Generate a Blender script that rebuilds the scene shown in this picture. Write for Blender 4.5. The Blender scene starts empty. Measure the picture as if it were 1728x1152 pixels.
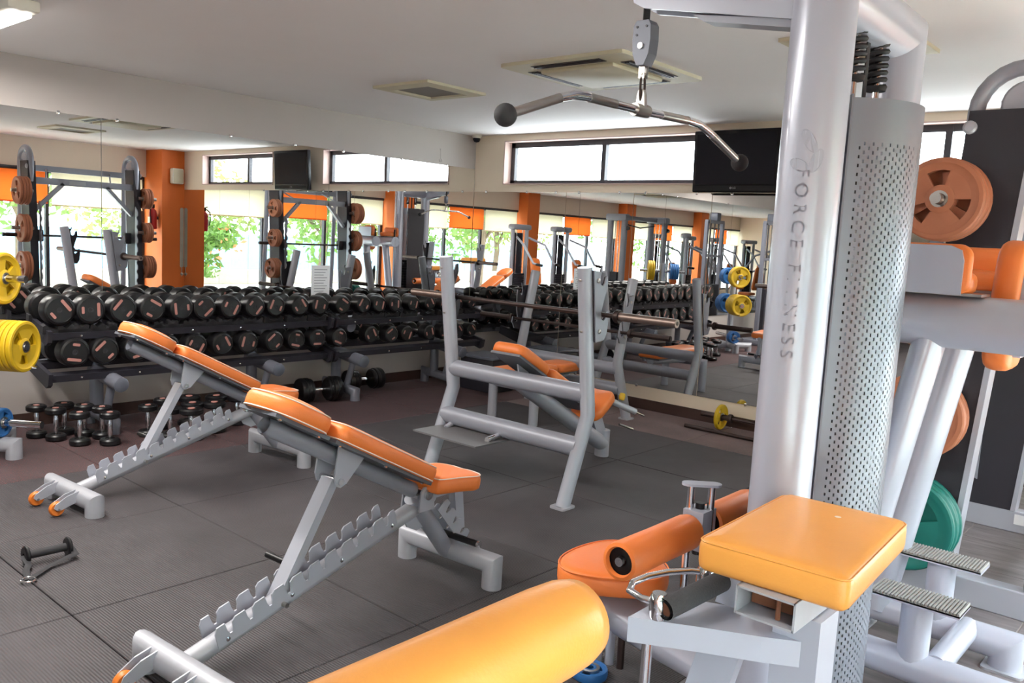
import bpy, bmesh, math, random
from mathutils import Vector, Matrix
random.seed(7)
PI = math.pi
scene = bpy.context.scene
COL = scene.collection

# ------------------------------------------------------------------ camera
XL, XR, YB, YF, ZC = -6.80, 0.42, 7.0, -14.0, 2.70
cam_d = bpy.data.cameras.new('camera'); cam = bpy.data.objects.new('camera', cam_d); COL.objects.link(cam)
cam_d.sensor_width = 36.0; cam_d.lens = 36.0 * 1427.34 / 1728.0
cam_d.clip_start = 0.02; cam_d.clip_end = 300
def cam_matrix(yaw, pitch, roll):
    cy, sy, cp, sp = math.cos(yaw), math.sin(yaw), math.cos(pitch), math.sin(pitch)
    f = Vector((-sy*cp, cy*cp, -sp)); r = Vector((cy, sy, 0)); d = f.cross(r)
    cr, sr = math.cos(roll), math.sin(roll)
    r2 = cr*r + sr*d; d2 = -sr*r + cr*d
    return Matrix((( r2.x, -d2.x, -f.x), (r2.y, -d2.y, -f.y), (r2.z, -d2.z, -f.z))).to_4x4()
cam.matrix_world = Matrix.Translation((0, 0, 1.6)) @ cam_matrix(0.71756, 0.122829, -0.053001)
scene.camera = cam

# ------------------------------------------------------------------ world, exposure
world = bpy.data.worlds.new('sky'); scene.world = world; world.use_nodes = True
bg = world.node_tree.nodes['Background']
bg.inputs['Color'].default_value = (0.88, 0.92, 1.0, 1); bg.inputs['Strength'].default_value = 12.0
scene.view_settings.view_transform = 'Standard'; scene.view_settings.look = 'None'
scene.view_settings.gamma = 1.0; scene.view_settings.use_curve_mapping = False
scene.view_settings.exposure = 0.32
LAMP_POWER = 50.0      # watts of each ceiling light, the added fill ones included

# ------------------------------------------------------------------ materials
MATS = {}
def srgb(*c):
    return tuple((x/255/12.92 if x/255 <= 0.04045 else ((x/255+0.055)/1.055)**2.4) for x in c) + (1,)
def mat(name, col, rough=0.5, metal=0.0, noise=0.0, nscale=8.0, bump=0.0, bscale=60.0, coat=0.0, spec=0.5, sheen=0.0):
    m = bpy.data.materials.new(name); m.use_nodes = True; nt = m.node_tree
    b = nt.nodes['Principled BSDF']
    b.inputs['Base Color'].default_value = col; b.inputs['Roughness'].default_value = rough
    b.inputs['Metallic'].default_value = metal; b.inputs['Specular IOR Level'].default_value = spec
    if coat: b.inputs['Coat Weight'].default_value = coat; b.inputs['Coat Roughness'].default_value = 0.12
    tc = nt.nodes.new('ShaderNodeTexCoord')
    if noise:
        n = nt.nodes.new('ShaderNodeTexNoise'); n.inputs['Scale'].default_value = nscale; n.inputs['Detail'].default_value = 5
        nt.links.new(tc.outputs['Object'], n.inputs['Vector'])
        mx = nt.nodes.new('ShaderNodeMix'); mx.data_type = 'RGBA'
        mx.inputs['A'].default_value = tuple(min(1, c*(1-noise)) for c in col[:3]) + (1,)
        mx.inputs['B'].default_value = tuple(min(1, c*(1+noise)) for c in col[:3]) + (1,)
        nt.links.new(n.outputs['Fac'], mx.inputs['Factor']); nt.links.new(mx.outputs['Result'], b.inputs['Base Color'])
    if bump:
        n2 = nt.nodes.new('ShaderNodeTexNoise'); n2.inputs['Scale'].default_value = bscale; n2.inputs['Detail'].default_value = 3
        nt.links.new(tc.outputs['Object'], n2.inputs['Vector'])
        bp = nt.nodes.new('ShaderNodeBump'); bp.inputs['Strength'].default_value = bump; bp.inputs['Distance'].default_value = 0.01
        nt.links.new(n2.outputs['Fac'], bp.inputs['Height']); nt.links.new(bp.outputs['Normal'], b.inputs['Normal'])
    MATS[name] = m
    return m
mat('ceiling_paint', srgb(238, 234, 234), 0.8, noise=0.03, nscale=2)
mat('wall_grey', srgb(182, 174, 170), 0.75, noise=0.04, nscale=3)
mat('wall_cream', srgb(232, 215, 194), 0.75, noise=0.04, nscale=3)
mat('reveal_pink', srgb(205, 180, 172), 0.7)
mat('column_orange', srgb(224, 112, 40), 0.6, noise=0.06, nscale=3)
mat('baseboard', srgb(70, 48, 42), 0.5, noise=0.2, nscale=6)
mat('frame_dark', srgb(58, 56, 62), 0.4)
mat('blind_cream', srgb(228, 216, 188), 0.9, noise=0.04, nscale=30)
mat('blind_orange', srgb(232, 106, 40), 0.9, noise=0.06, nscale=30)
mat('silver', srgb(170, 172, 183), 0.36, metal=0.2, noise=0.04, nscale=5, coat=0.25)
mat('silver_grey', srgb(150, 152, 163), 0.42, metal=0.2, noise=0.06, nscale=6, coat=0.1)
mat('white_paint', srgb(178, 181, 196), 0.30, metal=0.15, noise=0.025, nscale=3, coat=0.4)
mat('worn_silver', srgb(166, 167, 175), 0.42, metal=0.2, noise=0.12, nscale=14)
mat('rack_grey', srgb(120, 122, 134), 0.4, metal=0.25, noise=0.06)
mat('vinyl', srgb(234, 126, 58), 0.42, noise=0.10, nscale=4, bump=0.08, bscale=180)
mat('vinyl_amber', srgb(226, 154, 72), 0.36, noise=0.12, nscale=5, bump=0.06, bscale=180)
mat('piping', srgb(232, 214, 200), 0.5)
mat('pad_board', srgb(96, 98, 106), 0.45, noise=0.1)
mat('rubber', srgb(15, 14, 17), 0.38, noise=0.15, nscale=10)
mat('rubber_matte', srgb(38, 37, 41), 0.75, noise=0.15, nscale=12)
mat('foam', srgb(66, 66, 70), 0.95, noise=0.15, nscale=40, bump=0.3, bscale=200)
mat('panel_black', srgb(38, 36, 45), 0.55, noise=0.06, nscale=10, bump=0.15, bscale=300)
mat('chrome', srgb(225, 225, 228), 0.12, metal=1.0)
mat('steel', srgb(180, 176, 172), 0.28, metal=1.0, noise=0.1, nscale=30)
mat('bar_steel', srgb(150, 132, 124), 0.4, metal=0.9, noise=0.15, nscale=30)
mat('bar_dark', srgb(70, 58, 56), 0.42, metal=0.7, noise=0.15, nscale=30)
mat('rust', srgb(120, 74, 52), 0.8, noise=0.3, nscale=20)
mat('plate_yellow', srgb(204, 166, 22), 0.5, noise=0.12, nscale=12)
mat('plate_blue', srgb(38, 98, 160), 0.5, noise=0.18, nscale=12)
mat('plate_green', srgb(15, 106, 97), 0.5, noise=0.15, nscale=12)
mat('plate_brown', srgb(172, 106, 76), 0.6, noise=0.14, nscale=9)
mat('marking_pink', srgb(168, 116, 108), 0.6, noise=0.15, nscale=60)
mat('plastic_white', srgb(226, 222, 210), 0.5)
mat('plastic_cream', srgb(206, 198, 172), 0.55, noise=0.05, nscale=10)
mat('plastic_dark', srgb(52, 48, 50), 0.5)
mat('grille', srgb(128, 120, 112), 0.6)
mat('tv_black', srgb(12, 10, 16), 0.35, spec=0.3)
mat('tv_screen', srgb(14, 11, 24), 0.35, spec=0.2)
mat('tv_mark', srgb(170, 170, 175), 0.4)
mat('text_grey', srgb(166, 169, 184), 0.35)
mat('sticker', srgb(214, 214, 216), 0.5)
mat('paper', srgb(236, 236, 240), 0.7)
mat('ink', srgb(120, 120, 130), 0.7)
mat('red_paint', srgb(170, 28, 30), 0.35)
mat('wheel_orange', srgb(214, 116, 40), 0.4, noise=0.1)
mat('housing', srgb(104, 108, 120), 0.4, metal=0.2, noise=0.05)
mat('leaf', srgb(100, 134, 62), 0.6, noise=0.35, nscale=2)
mat('leaf_olive', srgb(126, 140, 74), 0.6, noise=0.35, nscale=2)
mat('blossom', srgb(226, 110, 70), 0.6)
mat('bark', srgb(112, 96, 80), 0.9, noise=0.2)
mat('grass_lightened', srgb(214, 214, 204), 0.95, noise=0.3, nscale=1.2)  # lawn colour raised near white so it bounces light to the ceiling
mat('fence_blue', srgb(140, 184, 214), 0.6, noise=0.08)
mat('building', srgb(214, 210, 204), 0.8, noise=0.05)
mat('stone', srgb(176, 168, 152), 0.9, noise=0.15)
mat('card_blue', srgb(60, 140, 170), 0.6)

def special_mats():
    # mirror: silvered glass
    m = bpy.data.materials.new('mirror'); m.use_nodes = True; b = m.node_tree.nodes['Principled BSDF']
    b.inputs['Base Color'].default_value = (0.87, 0.875, 0.87, 1); b.inputs['Metallic'].default_value = 1; b.inputs['Roughness'].default_value = 0.0
    MATS['mirror'] = m
    # thin window glass: mostly clear, a little reflection
    m = bpy.data.materials.new('glass'); m.use_nodes = True; nt = m.node_tree; nt.nodes.clear()
    o = nt.nodes.new('ShaderNodeOutputMaterial'); t = nt.nodes.new('ShaderNodeBsdfTransparent'); g = nt.nodes.new('ShaderNodeBsdfGlossy')
    t.inputs['Color'].default_value = (0.94, 0.97, 0.95, 1); g.inputs['Roughness'].default_value = 0.02
    lw = nt.nodes.new('ShaderNodeLayerWeight'); lw.inputs['Blend'].default_value = 0.5
    pw = nt.nodes.new('ShaderNodeMath'); pw.operation = 'POWER'; pw.inputs[1].default_value = 4.0; nt.links.new(lw.outputs['Facing'], pw.inputs[0])
    fr = nt.nodes.new('ShaderNodeMath'); fr.operation = 'MULTIPLY_ADD'; fr.inputs[1].default_value = 0.5; fr.inputs[2].default_value = 0.03; nt.links.new(pw.outputs[0], fr.inputs[0])
    mx = nt.nodes.new('ShaderNodeMixShader')
    nt.links.new(fr.outputs[0], mx.inputs[0]); nt.links.new(t.outputs[0], mx.inputs[1]); nt.links.new(g.outputs[0], mx.inputs[2]); nt.links.new(mx.outputs[0], o.inputs[0])
    MATS['glass'] = m
    # tube light
    m = bpy.data.materials.new('tube_light'); m.use_nodes = True; b = m.node_tree.nodes['Principled BSDF']
    b.inputs['Emission Color'].default_value = (1, 0.97, 0.92, 1); b.inputs['Emission Strength'].default_value = 6; MATS['tube_light'] = m
    # translucent roller blinds
    for k in ('blind_cream', 'blind_orange'):
        nt = MATS[k].node_tree; b = nt.nodes['Principled BSDF']; out = [n for n in nt.nodes if n.type == 'OUTPUT_MATERIAL'][0]
        tr = nt.nodes.new('ShaderNodeBsdfTranslucent'); mx = nt.nodes.new('ShaderNodeMixShader'); mx.inputs[0].default_value = 0.45
        src = b.inputs['Base Color'].links[0].from_socket; nt.links.new(src, tr.inputs['Color'])
        nt.links.new(b.outputs[0], mx.inputs[1]); nt.links.new(tr.outputs[0], mx.inputs[2]); nt.links.new(mx.outputs[0], out.inputs[0])
    # leaves let light through
    for k in ('leaf', 'leaf_olive'):
        nt = MATS[k].node_tree; b = nt.nodes['Principled BSDF']; out = [n for n in nt.nodes if n.type == 'OUTPUT_MATERIAL'][0]
        tr = nt.nodes.new('ShaderNodeBsdfTranslucent'); mx = nt.nodes.new('ShaderNodeMixShader'); mx.inputs[0].default_value = 0.4
        src = b.inputs['Base Color'].links[0].from_socket; nt.links.new(src, tr.inputs['Color'])
        nt.links.new(b.outputs[0], mx.inputs[1]); nt.links.new(tr.outputs[0], mx.inputs[2]); nt.links.new(mx.outputs[0], out.inputs[0])
    # rubber mats: fine ribs, speckle, scuffs
    def mat_rubber(name, base, fleck, fl_amt):
        m = bpy.data.materials.new(name); m.use_nodes = True; nt = m.node_tree; b = nt.nodes['Principled BSDF']
        b.inputs['Roughness'].default_value = 0.62; b.inputs['Specular IOR Level'].default_value = 0.45
        tc = nt.nodes.new('ShaderNodeTexCoord')
        n1 = nt.nodes.new('ShaderNodeTexNoise'); n1.inputs['Scale'].default_value = 1.6; n1.inputs['Detail'].default_value = 6; n1.inputs['Roughness'].default_value = 0.65
        n2 = nt.nodes.new('ShaderNodeTexNoise'); n2.inputs['Scale'].default_value = 130; n2.inputs['Detail'].default_value = 1
        wv = nt.nodes.new('ShaderNodeTexWave'); wv.wave_type = 'BANDS'; wv.bands_direction = 'Y'; wv.inputs['Scale'].default_value = 28
        ge = nt.nodes.new('ShaderNodeNewGeometry')
        for n in (n1, n2, wv): nt.links.new(ge.outputs['Position'], n.inputs['Vector'])
        r1 = nt.nodes.new('ShaderNodeValToRGB'); r1.color_ramp.elements[0].position = 0.3; r1.color_ramp.elements[1].position = 0.75
        r1.color_ramp.elements[0].color = tuple(c*0.75 for c in base[:3]) + (1,); r1.color_ramp.elements[1].color = tuple(c*1.5 for c in base[:3]) + (1,)
        nt.links.new(n1.outputs['Fac'], r1.inputs['Fac'])
        r2 = nt.nodes.new('ShaderNodeValToRGB'); r2.color_ramp.elements[0].position = fl_amt; r2.color_ramp.elements[1].position = fl_amt + 0.08
        nt.links.new(n2.outputs['Fac'], r2.inputs['Fac'])
        mx = nt.nodes.new('ShaderNodeMix'); mx.data_type = 'RGBA'; mx.inputs['B'].default_value = fleck
        nt.links.new(r2.outputs['Color'], mx.inputs['Factor']); nt.links.new(r1.outputs['Color'], mx.inputs['A']); nt.links.new(mx.outputs['Result'], b.inputs['Base Color'])
        bp = nt.nodes.new('ShaderNodeBump'); bp.inputs['Strength'].default_value = 0.5; bp.inputs['Distance'].default_value = 0.004
        nt.links.new(wv.outputs['Fac'], bp.inputs['Height']); nt.links.new(bp.outputs['Normal'], b.inputs['Normal'])
        MATS[name] = m
    mat_rubber('mat_dark', srgb(64, 60, 63), srgb(92, 62, 62), 0.66)
    mat_rubber('mat_red', srgb(70, 58, 60), srgb(118, 66, 66), 0.57)
    mat_rubber('mat_brown', srgb(106, 90, 90), srgb(136, 104, 100), 0.58)
    # grey stoneware tile
    m = bpy.data.materials.new('tile'); m.use_nodes = True; nt = m.node_tree; b = nt.nodes['Principled BSDF']; b.inputs['Roughness'].default_value = 0.45
    tc = nt.nodes.new('ShaderNodeTexCoord'); n1 = nt.nodes.new('ShaderNodeTexNoise'); n1.inputs['Scale'].default_value = 7; n1.inputs['Detail'].default_value = 8
    mp = nt.nodes.new('ShaderNodeMapping'); mp.inputs['Scale'].default_value = (0.6, 3.5, 1)
    ge = nt.nodes.new('ShaderNodeNewGeometry'); nt.links.new(ge.outputs['Position'], mp.inputs[0]); nt.links.new(mp.outputs[0], n1.inputs['Vector'])
    r1 = nt.nodes.new('ShaderNodeValToRGB'); r1.color_ramp.elements[0].color = srgb(92, 86, 88); r1.color_ramp.elements[1].color = srgb(128, 120, 122)
    r1.color_ramp.elements[0].position = 0.3; r1.color_ramp.elements[1].position = 0.7
    nt.links.new(n1.outputs['Fac'], r1.inputs['Fac']); nt.links.new(r1.outputs['Color'], b.inputs['Base Color']); MATS['tile'] = m
special_mats()
mat('tread_grey', srgb(136, 134, 132), 0.6)
mat('grout', srgb(140, 132, 130), 0.9)
mat('platform_grey', srgb(104, 102, 104), 0.42, noise=0.1, nscale=8)
mat('concrete', srgb(70, 66, 66), 0.9)

# ------------------------------------------------------------------ mesh builder
class MB:
    def __init__(s): s.v = []; s.f = []
    def add(s, vs, fs, M=None):
        o = len(s.v)
        for p in vs:
            p = Vector(p); s.v.append(M @ p if M is not None else p)
        for f in fs: s.f.append([i + o for i in f])
        return s
    def box(s, c, d, M=None, rz=0.0):
        hx, hy, hz = d[0]/2, d[1]/2, d[2]/2
        vs = [Vector((x, y, z)) for z in (-hz, hz) for y in (-hy, hy) for x in (-hx, hx)]
        T = Matrix.Translation(c) @ Matrix.Rotation(rz, 4, 'Z')
        if M is not None: T = M @ T
        return s.add(vs, [(0, 2, 3, 1), (4, 5, 7, 6), (0, 1, 5, 4), (2, 6, 7, 3), (0, 4, 6, 2), (1, 3, 7, 5)], T)
    def rbox(s, c, d, bev=0.01, M=None, seg=2):
        bm = bmesh.new(); bmesh.ops.create_cube(bm, size=1)
        for v in bm.verts: v.co = Vector((v.co.x*d[0], v.co.y*d[1], v.co.z*d[2]))
        bmesh.ops.bevel(bm, geom=bm.edges[:], offset=bev, segments=seg, affect='EDGES', profile=0.5)
        bm.verts.index_update()
        T = Matrix.Translation(c)
        if M is not None: T = M @ T
        s.add([v.co.copy() for v in bm.verts], [[v.index for v in f.verts] for f in bm.faces], T); bm.free()
        return s
    def prism(s, poly, ext, M=None):
        n = len(poly); e = Vector(ext)
        vs = [Vector(p) for p in poly] + [Vector(p) + e for p in poly]
        fs = [list(range(n))[::-1], list(range(n, 2*n))] + [(i, (i+1) % n, (i+1) % n + n, i + n) for i in range(n)]
        return s.add(vs, fs, M)
    def sweep(s, pts, a, b=None, up=(0, 0, 1), seg=14, caps=True, closed=False, square=False, M=None):
        b = a if b is None else b
        P = [Vector(p) for p in pts]; n = len(P); U = Vector(up)
        if square: prof = [(-1, -1), (1, -1), (1, 1), (-1, 1)]
        else: prof = [(math.cos(2*PI*k/seg), math.sin(2*PI*k/seg)) for k in range(seg)]
        m = len(prof); vs = []; rings = []
        for i in range(n):
            if closed: di = (P[i] - P[i-1]); do = (P[(i+1) % n] - P[i])
            else:
                di = P[i] - P[i-1] if i > 0 else P[1] - P[0]; do = P[i+1] - P[i] if i < n-1 else di
            di = di.normalized(); do = do.normalized(); nn = (di + do)
            if nn.length < 1e-6: nn = di.copy()
            nn.normalize()
            h = U if abs(U.dot(di)) < 0.98 else Vector((0.31, 0.95, 0.05))
            sd = h.cross(di).normalized(); uv = di.cross(sd)
            ring = []
            for (x, y) in prof:
                off = sd*(x*a) + uv*(y*b); off = off + di*(-(off.dot(nn))/max(0.25, di.dot(nn)))
                ring.append(len(vs)); vs.append(P[i] + off)
            rings.append(ring)
        fs = []
        for i in range(n if closed else n-1):
            A, B = rings[i], rings[(i+1) % n]
            for k in range(m): fs.append((A[k], A[(k+1) % m], B[(k+1) % m], B[k]))
        if caps and not closed: fs.append(rings[0][::-1]); fs.append(rings[-1])
        return s.add(vs, fs, M)
    def lathe(s, prof, o=(0, 0, 0), ax=(0, 0, 1), seg=24, a0=0.0, a1=None, M=None):
        A = Vector(ax).normalized(); t = Vector((1, 0, 0)) if abs(A.x) < 0.9 else Vector((0, 1, 0))
        u = A.cross(t).normalized(); w = A.cross(u); O = Vector(o)
        full = a1 is None; a1 = a0 + 2*PI if full else a1; m = seg if full else seg + 1
        vs = []; fs = []; n = len(prof)
        for k in range(m):
            an = a0 + (a1 - a0)*k/seg; d = u*math.cos(an) + w*math.sin(an)
            for (r, h) in prof: vs.append(O + d*r + A*h)
        for k in range(seg):
            k2 = (k+1) % m if full else k + 1
            for i in range(n-1):
                q = [k*n+i, k2*n+i, k2*n+i+1, k*n+i+1]
                fs.append(q)
        if not full: fs.append([i for i in range(n)]); fs.append([(m-1)*n + i for i in range(n)][::-1])
        return s.add(vs, fs, M)
    def pad(s, out, th, r, M=None, crown=0.0):
        n = len(out); nor = []
        for i in range(n):
            p, q = Vector(out[i-1]), Vector(out[(i+1) % n]); t = (q - p).normalized(); nor.append(Vector((t.y, -t.x)))
        lev = [(0, -r*.5), (r*.35, -r*.1), (r, 0), (th - r, 0), (th - r*.55, -r*.13), (th - r*.2, -r*.45), (th, -r*1.0)]
        c = Vector((sum(p[0] for p in out)/n, sum(p[1] for p in out)/n)); vs = []; fs = []
        for (z, off) in lev:
            for i in range(n): q = Vector(out[i]) + nor[i]*off; vs.append((q.x, q.y, z))
        L = len(lev)
        for l in range(L-1):
            for i in range(n): j = (i+1) % n; fs.append((l*n+i, l*n+j, (l+1)*n+j, (l+1)*n+i))
        fs.append(list(range(n))[::-1])
        ts = (.88, .7, .45, .2)
        for t_ in ts:
            for i in range(n):
                q = Vector(vs[(L-1)*n+i]); m_ = c + (Vector((q.x, q.y)) - c)*t_; vs.append((m_.x, m_.y, th + crown*(1-t_**3)))
        vs.append((c.x, c.y, th + crown)); ci = len(vs) - 1; E_ = L + len(ts) - 1
        for i in range(n):
            j = (i+1) % n
            for l in range(L-1, E_): fs.append((l*n+i, l*n+j, (l+1)*n+j, (l+1)*n+i))
            fs.append((E_*n+i, E_*n+j, ci))
        return s.add(vs, fs, M)
    def islands(s):
        par = list(range(len(s.v)))
        def fd(i):
            while par[i] != i: par[i] = par[par[i]]; i = par[i]
            return i
        for f in s.f:
            a = fd(f[0])
            for j in f[1:]: par[fd(j)] = a
        gr = {}
        for i in range(len(s.v)): gr.setdefault(fd(i), []).append(i)
        bx = [[min(s.v[i][k] for i in g) - .002 for k in range(3)] + [max(s.v[i][k] for i in g) + .002 for k in range(3)] + [set(g)] for g in gr.values()]
        ch = True
        while ch and len(bx) > 1:
            ch = False
            for i in range(len(bx)):
                for j in range(len(bx)-1, i, -1):
                    A, B = bx[i], bx[j]
                    if all(A[k] <= B[k+3] and B[k] <= A[k+3] for k in range(3)):
                        for k in range(3): A[k] = min(A[k], B[k]); A[k+3] = max(A[k+3], B[k+3])
                        A[6] |= B[6]; bx.pop(j); ch = True
        return [b[6] for b in bx]
    def build(s, name, m, parent=None, smooth=35, split=True, recalc=True):
        if parent is not None and split and len(s.f) < 3000:
            gs = s.islands()
            if len(gs) > 1:
                first = None
                for g in gs:
                    ids = sorted(g); mp = {i: k for k, i in enumerate(ids)}; q = MB(); q.v = [s.v[i] for i in ids]; q.f = [[mp[i] for i in f] for f in s.f if f[0] in g]
                    o = q.build(name, m, parent, smooth, False); first = first or o
                return first
        me = bpy.data.meshes.new(name); root = parent
        while root is not None and root.parent is not None: root = root.parent
        off = root.location if root is not None else Vector((0, 0, 0))
        me.from_pydata([p - off for p in s.v], [], s.f); me.update()
        if recalc: bm = bmesh.new(); bm.from_mesh(me); bmesh.ops.recalc_face_normals(bm, faces=bm.faces[:]); bm.to_mesh(me); bm.free()
        if smooth:
            me.polygons.foreach_set('use_smooth', [True]*len(me.polygons)); me.set_sharp_from_angle(angle=math.radians(smooth))
        me.materials.append(MATS[m]); ob = bpy.data.objects.new(name, me); COL.objects.link(ob)
        if parent is not None: ob.parent = parent
        return ob

def rrect(w, h, r, seg=5):
    o = []
    for (cx, cy, a) in ((w/2-r, h/2-r, 0), (-w/2+r, h/2-r, 90), (-w/2+r, -h/2+r, 180), (w/2-r, -h/2+r, 270)):
        for k in range(seg+1): t = math.radians(a + 90*k/seg); o.append((cx + r*math.cos(t), cy + r*math.sin(t)))
    return o
def smooth_outline(pts, it=2):
    for _ in range(it):
        q = []
        for i in range(len(pts)):
            a, b = Vector(pts[i]), Vector(pts[(i+1) % len(pts)]); q += [tuple(a*.75 + b*.25), tuple(a*.25 + b*.75)]
        pts = q
    return pts
def tag(o, label, cat=None, group=None, kind=None):
    o['label'] = label
    if cat: o['category'] = cat
    if group: o['group'] = group
    if kind: o['kind'] = kind
    return o
def thing(name, label, cat, loc=(0, 0, 0), group=None, kind=None):
    o = bpy.data.objects.new(name, None); COL.objects.link(o); o.location = loc; o.empty_display_size = 0.1
    return tag(o, label, cat, group, kind)
def frame_m(o, x, z):
    """matrix with local x along x, local z along z (orthogonalised) at o"""
    X = Vector(x).normalized(); Z = Vector(z); Z = (Z - X*Z.dot(X)).normalized(); Y = Z.cross(X)
    return Matrix(((X.x, Y.x, Z.x, o[0]), (X.y, Y.y, Z.y, o[1]), (X.z, Y.z, Z.z, o[2]), (0, 0, 0, 1)))
def arc(c, r, a0, a1, n, plane='xz'):
    o = []
    for k in range(n+1):
        t = math.radians(a0 + (a1-a0)*k/n); x, y = r*math.cos(t), r*math.sin(t)
        o.append({'xz': (c[0]+x, c[1], c[2]+y), 'yz': (c[0], c[1]+x, c[2]+y), 'xy': (c[0]+x, c[1]+y, c[2])}[plane])
    return o
def dup(o, parent=None):
    c = o.copy(); COL.objects.link(c); c.parent = parent
    for ch in o.children: dup(ch, c)
    return c
def share(ob, name, parent, loc=(0, 0, 0), rot=None):
    c = bpy.data.objects.new(name, ob.data if hasattr(ob, 'data') else ob); COL.objects.link(c); c.parent = parent; c.location = loc
    if rot: c.rotation_euler = rot
    return c
def text_mesh(body, size, depth):
    cu = bpy.data.curves.new('lettering', 'FONT'); cu.body = body; cu.size = size; cu.extrude = depth; cu.align_x = 'CENTER'; cu.align_y = 'CENTER'
    ob = bpy.data.objects.new('lettering', cu); COL.objects.link(ob); bpy.context.view_layer.update()
    me = bpy.data.meshes.new_from_object(ob.evaluated_get(bpy.context.evaluated_depsgraph_get()))
    bpy.data.objects.remove(ob); vs = [v.co.copy() for v in me.vertices]; fs = [list(p.vertices) for p in me.polygons]
    bpy.data.meshes.remove(me)
    return vs, fs
ORD = ['first', 'second', 'third', 'fourth', 'fifth', 'sixth', 'seventh', 'eighth', 'ninth', 'tenth', 'eleventh', 'twelfth', 'thirteenth', 'fourteenth', 'fifteenth', 'sixteenth', 'seventeenth', 'eighteenth', 'nineteenth', 'twentieth', 'twenty-first']

# ================================================================== THE SETTING
def struct(name, mb, m, label, cat, parent=None):
    o = mb.build(name, m, parent, smooth=0)
    if parent is None: tag(o, label, cat, kind='structure')
    return o
# ---- floor: slab with rubber mats and stoneware tiles on it
floor = struct('floor', MB().box(((XL+XR)/2, (YB+YF)/2, -0.07), (XR-XL, YB-YF, 0.10)), 'concrete', 'gym floor of dark rubber mats with grey tiles along the window side', 'floor')
MX, MY, PX, PY = -2.42, 1.31, 0.993, 0.965
TILE_X = -1.43
mat_me = {}
for k in range(1, -6, -1):
    x1 = MX + PX*k; x0 = x1 - PX
    if x1 > TILE_X + 0.01: continue
    x0c = max(x0, XL)
    for j in range(-16, 7):
        y0 = MY + PY*(j-1); y1 = min(y0 + PY, YB); y0 = max(y0, YF)
        if y1 - y0 < 0.05 or x1 - x0c < 0.05: continue
        kind = 'mat_dark'
        if y0 > 6.0: kind = 'mat_brown' if x1 > -5.3 else 'mat_red'
        elif x1 < -5.3: kind = 'mat_red'
        key = (round(x1-x0c, 3), round(y1-y0, 3), kind)
        dz = random.uniform(-0.0012, 0.0)
        if key not in mat_me:
            o = MB().rbox((0, 0, -0.010), (key[0]-0.005, key[1]-0.005, 0.02), 0.0025, seg=1).build('rubber_mat', kind, floor, smooth=0); mat_me[key] = o.data
        else: o = share(mat_me[key], 'rubber_mat', floor)
        o.location = ((x0c+x1)/2, (y0+y1)/2, dz)
tile_me = None
grout = struct('grout', MB().box(((TILE_X+XR)/2, (YB+YF)/2, -0.011), (XR-TILE_X, YB-YF, 0.017)), 'grout', '', '', floor)
TS = 0.52
for i in range(4):
    for j in range(41):
        x0 = -1.13 - TS + TS*i; y0 = YB - TS*(j+1) - 0.02
        if y0 < YF: continue
        xa, xb = max(x0, TILE_X), min(x0+TS, XR)
        if xb - xa < TS - 0.01:
            o = MB().rbox((0, 0, -0.008), (xb-xa-0.006, TS-0.006, 0.016), 0.0015, seg=1).build('tile', 'tile', floor, smooth=0)
        elif tile_me is None:
            o = MB().rbox((0, 0, -0.008), (TS-0.006, TS-0.006, 0.016), 0.0015, seg=1).build('tile', 'tile', floor, smooth=0); tile_me = o.data
        else: o = share(tile_me, 'tile', floor)
        o.location = ((xa+xb)/2, y0+TS/2, 0)
# ---- ceiling
struct('ceiling', MB().box(((XL+XR)/2, (YB+YF)/2, ZC+0.06), (XR-XL+0.5, YB-YF+0.5, 0.12)), 'ceiling_paint', 'plain off-white plaster ceiling', 'ceiling')
# ---- left wall
struct('wall_left', MB().box((XL-0.1, (YB+YF)/2, ZC/2), (0.2, YB-YF, ZC)), 'wall_grey', 'warm grey plaster wall behind the dumbbell racks', 'wall')
struct('baseboard_left', MB().box((XL+0.008, (YB+YF)/2, 0.05), (0.016, YB-YF, 0.10)), 'baseboard', 'dark brown skirting at the foot of the grey wall', 'baseboard')
# ---- back wall with two openings for the high windows
WIN = [(-6.36, -3.92), (-2.72, -0.72)]; WZ0, WZ1 = 2.165, 2.635
wb = MB()
def wall_y(mb, x0, x1, z0, z1, y0, y1): mb.box(((x0+x1)/2, (y0+y1)/2, (z0+z1)/2), (x1-x0, y1-y0, z1-z0))
wall_y(wb, XL-0.2, XR+0.2, 0, WZ0, YB, YB+0.2); wall_y(wb, XL-0.2, XR+0.2, WZ1, ZC, YB, YB+0.2)
for a, b in ((XL-0.2, WIN[0][0]), (WIN[0][1], WIN[1][0]), (WIN[1][1], XR+0.2)): wall_y(wb, a, b, WZ0, WZ1, YB, YB+0.2)
struct('wall_back', wb, 'wall_cream', 'cream wall with high strip windows above the mirrors', 'wall')
struct('baseboard_back', MB().box(((XL-0.13)/2, YB-0.008, 0.05), (-0.13-XL, 0.016, 0.10)), 'baseboard', 'dark brown skirting below the mirrored back wall', 'baseboard')
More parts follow.
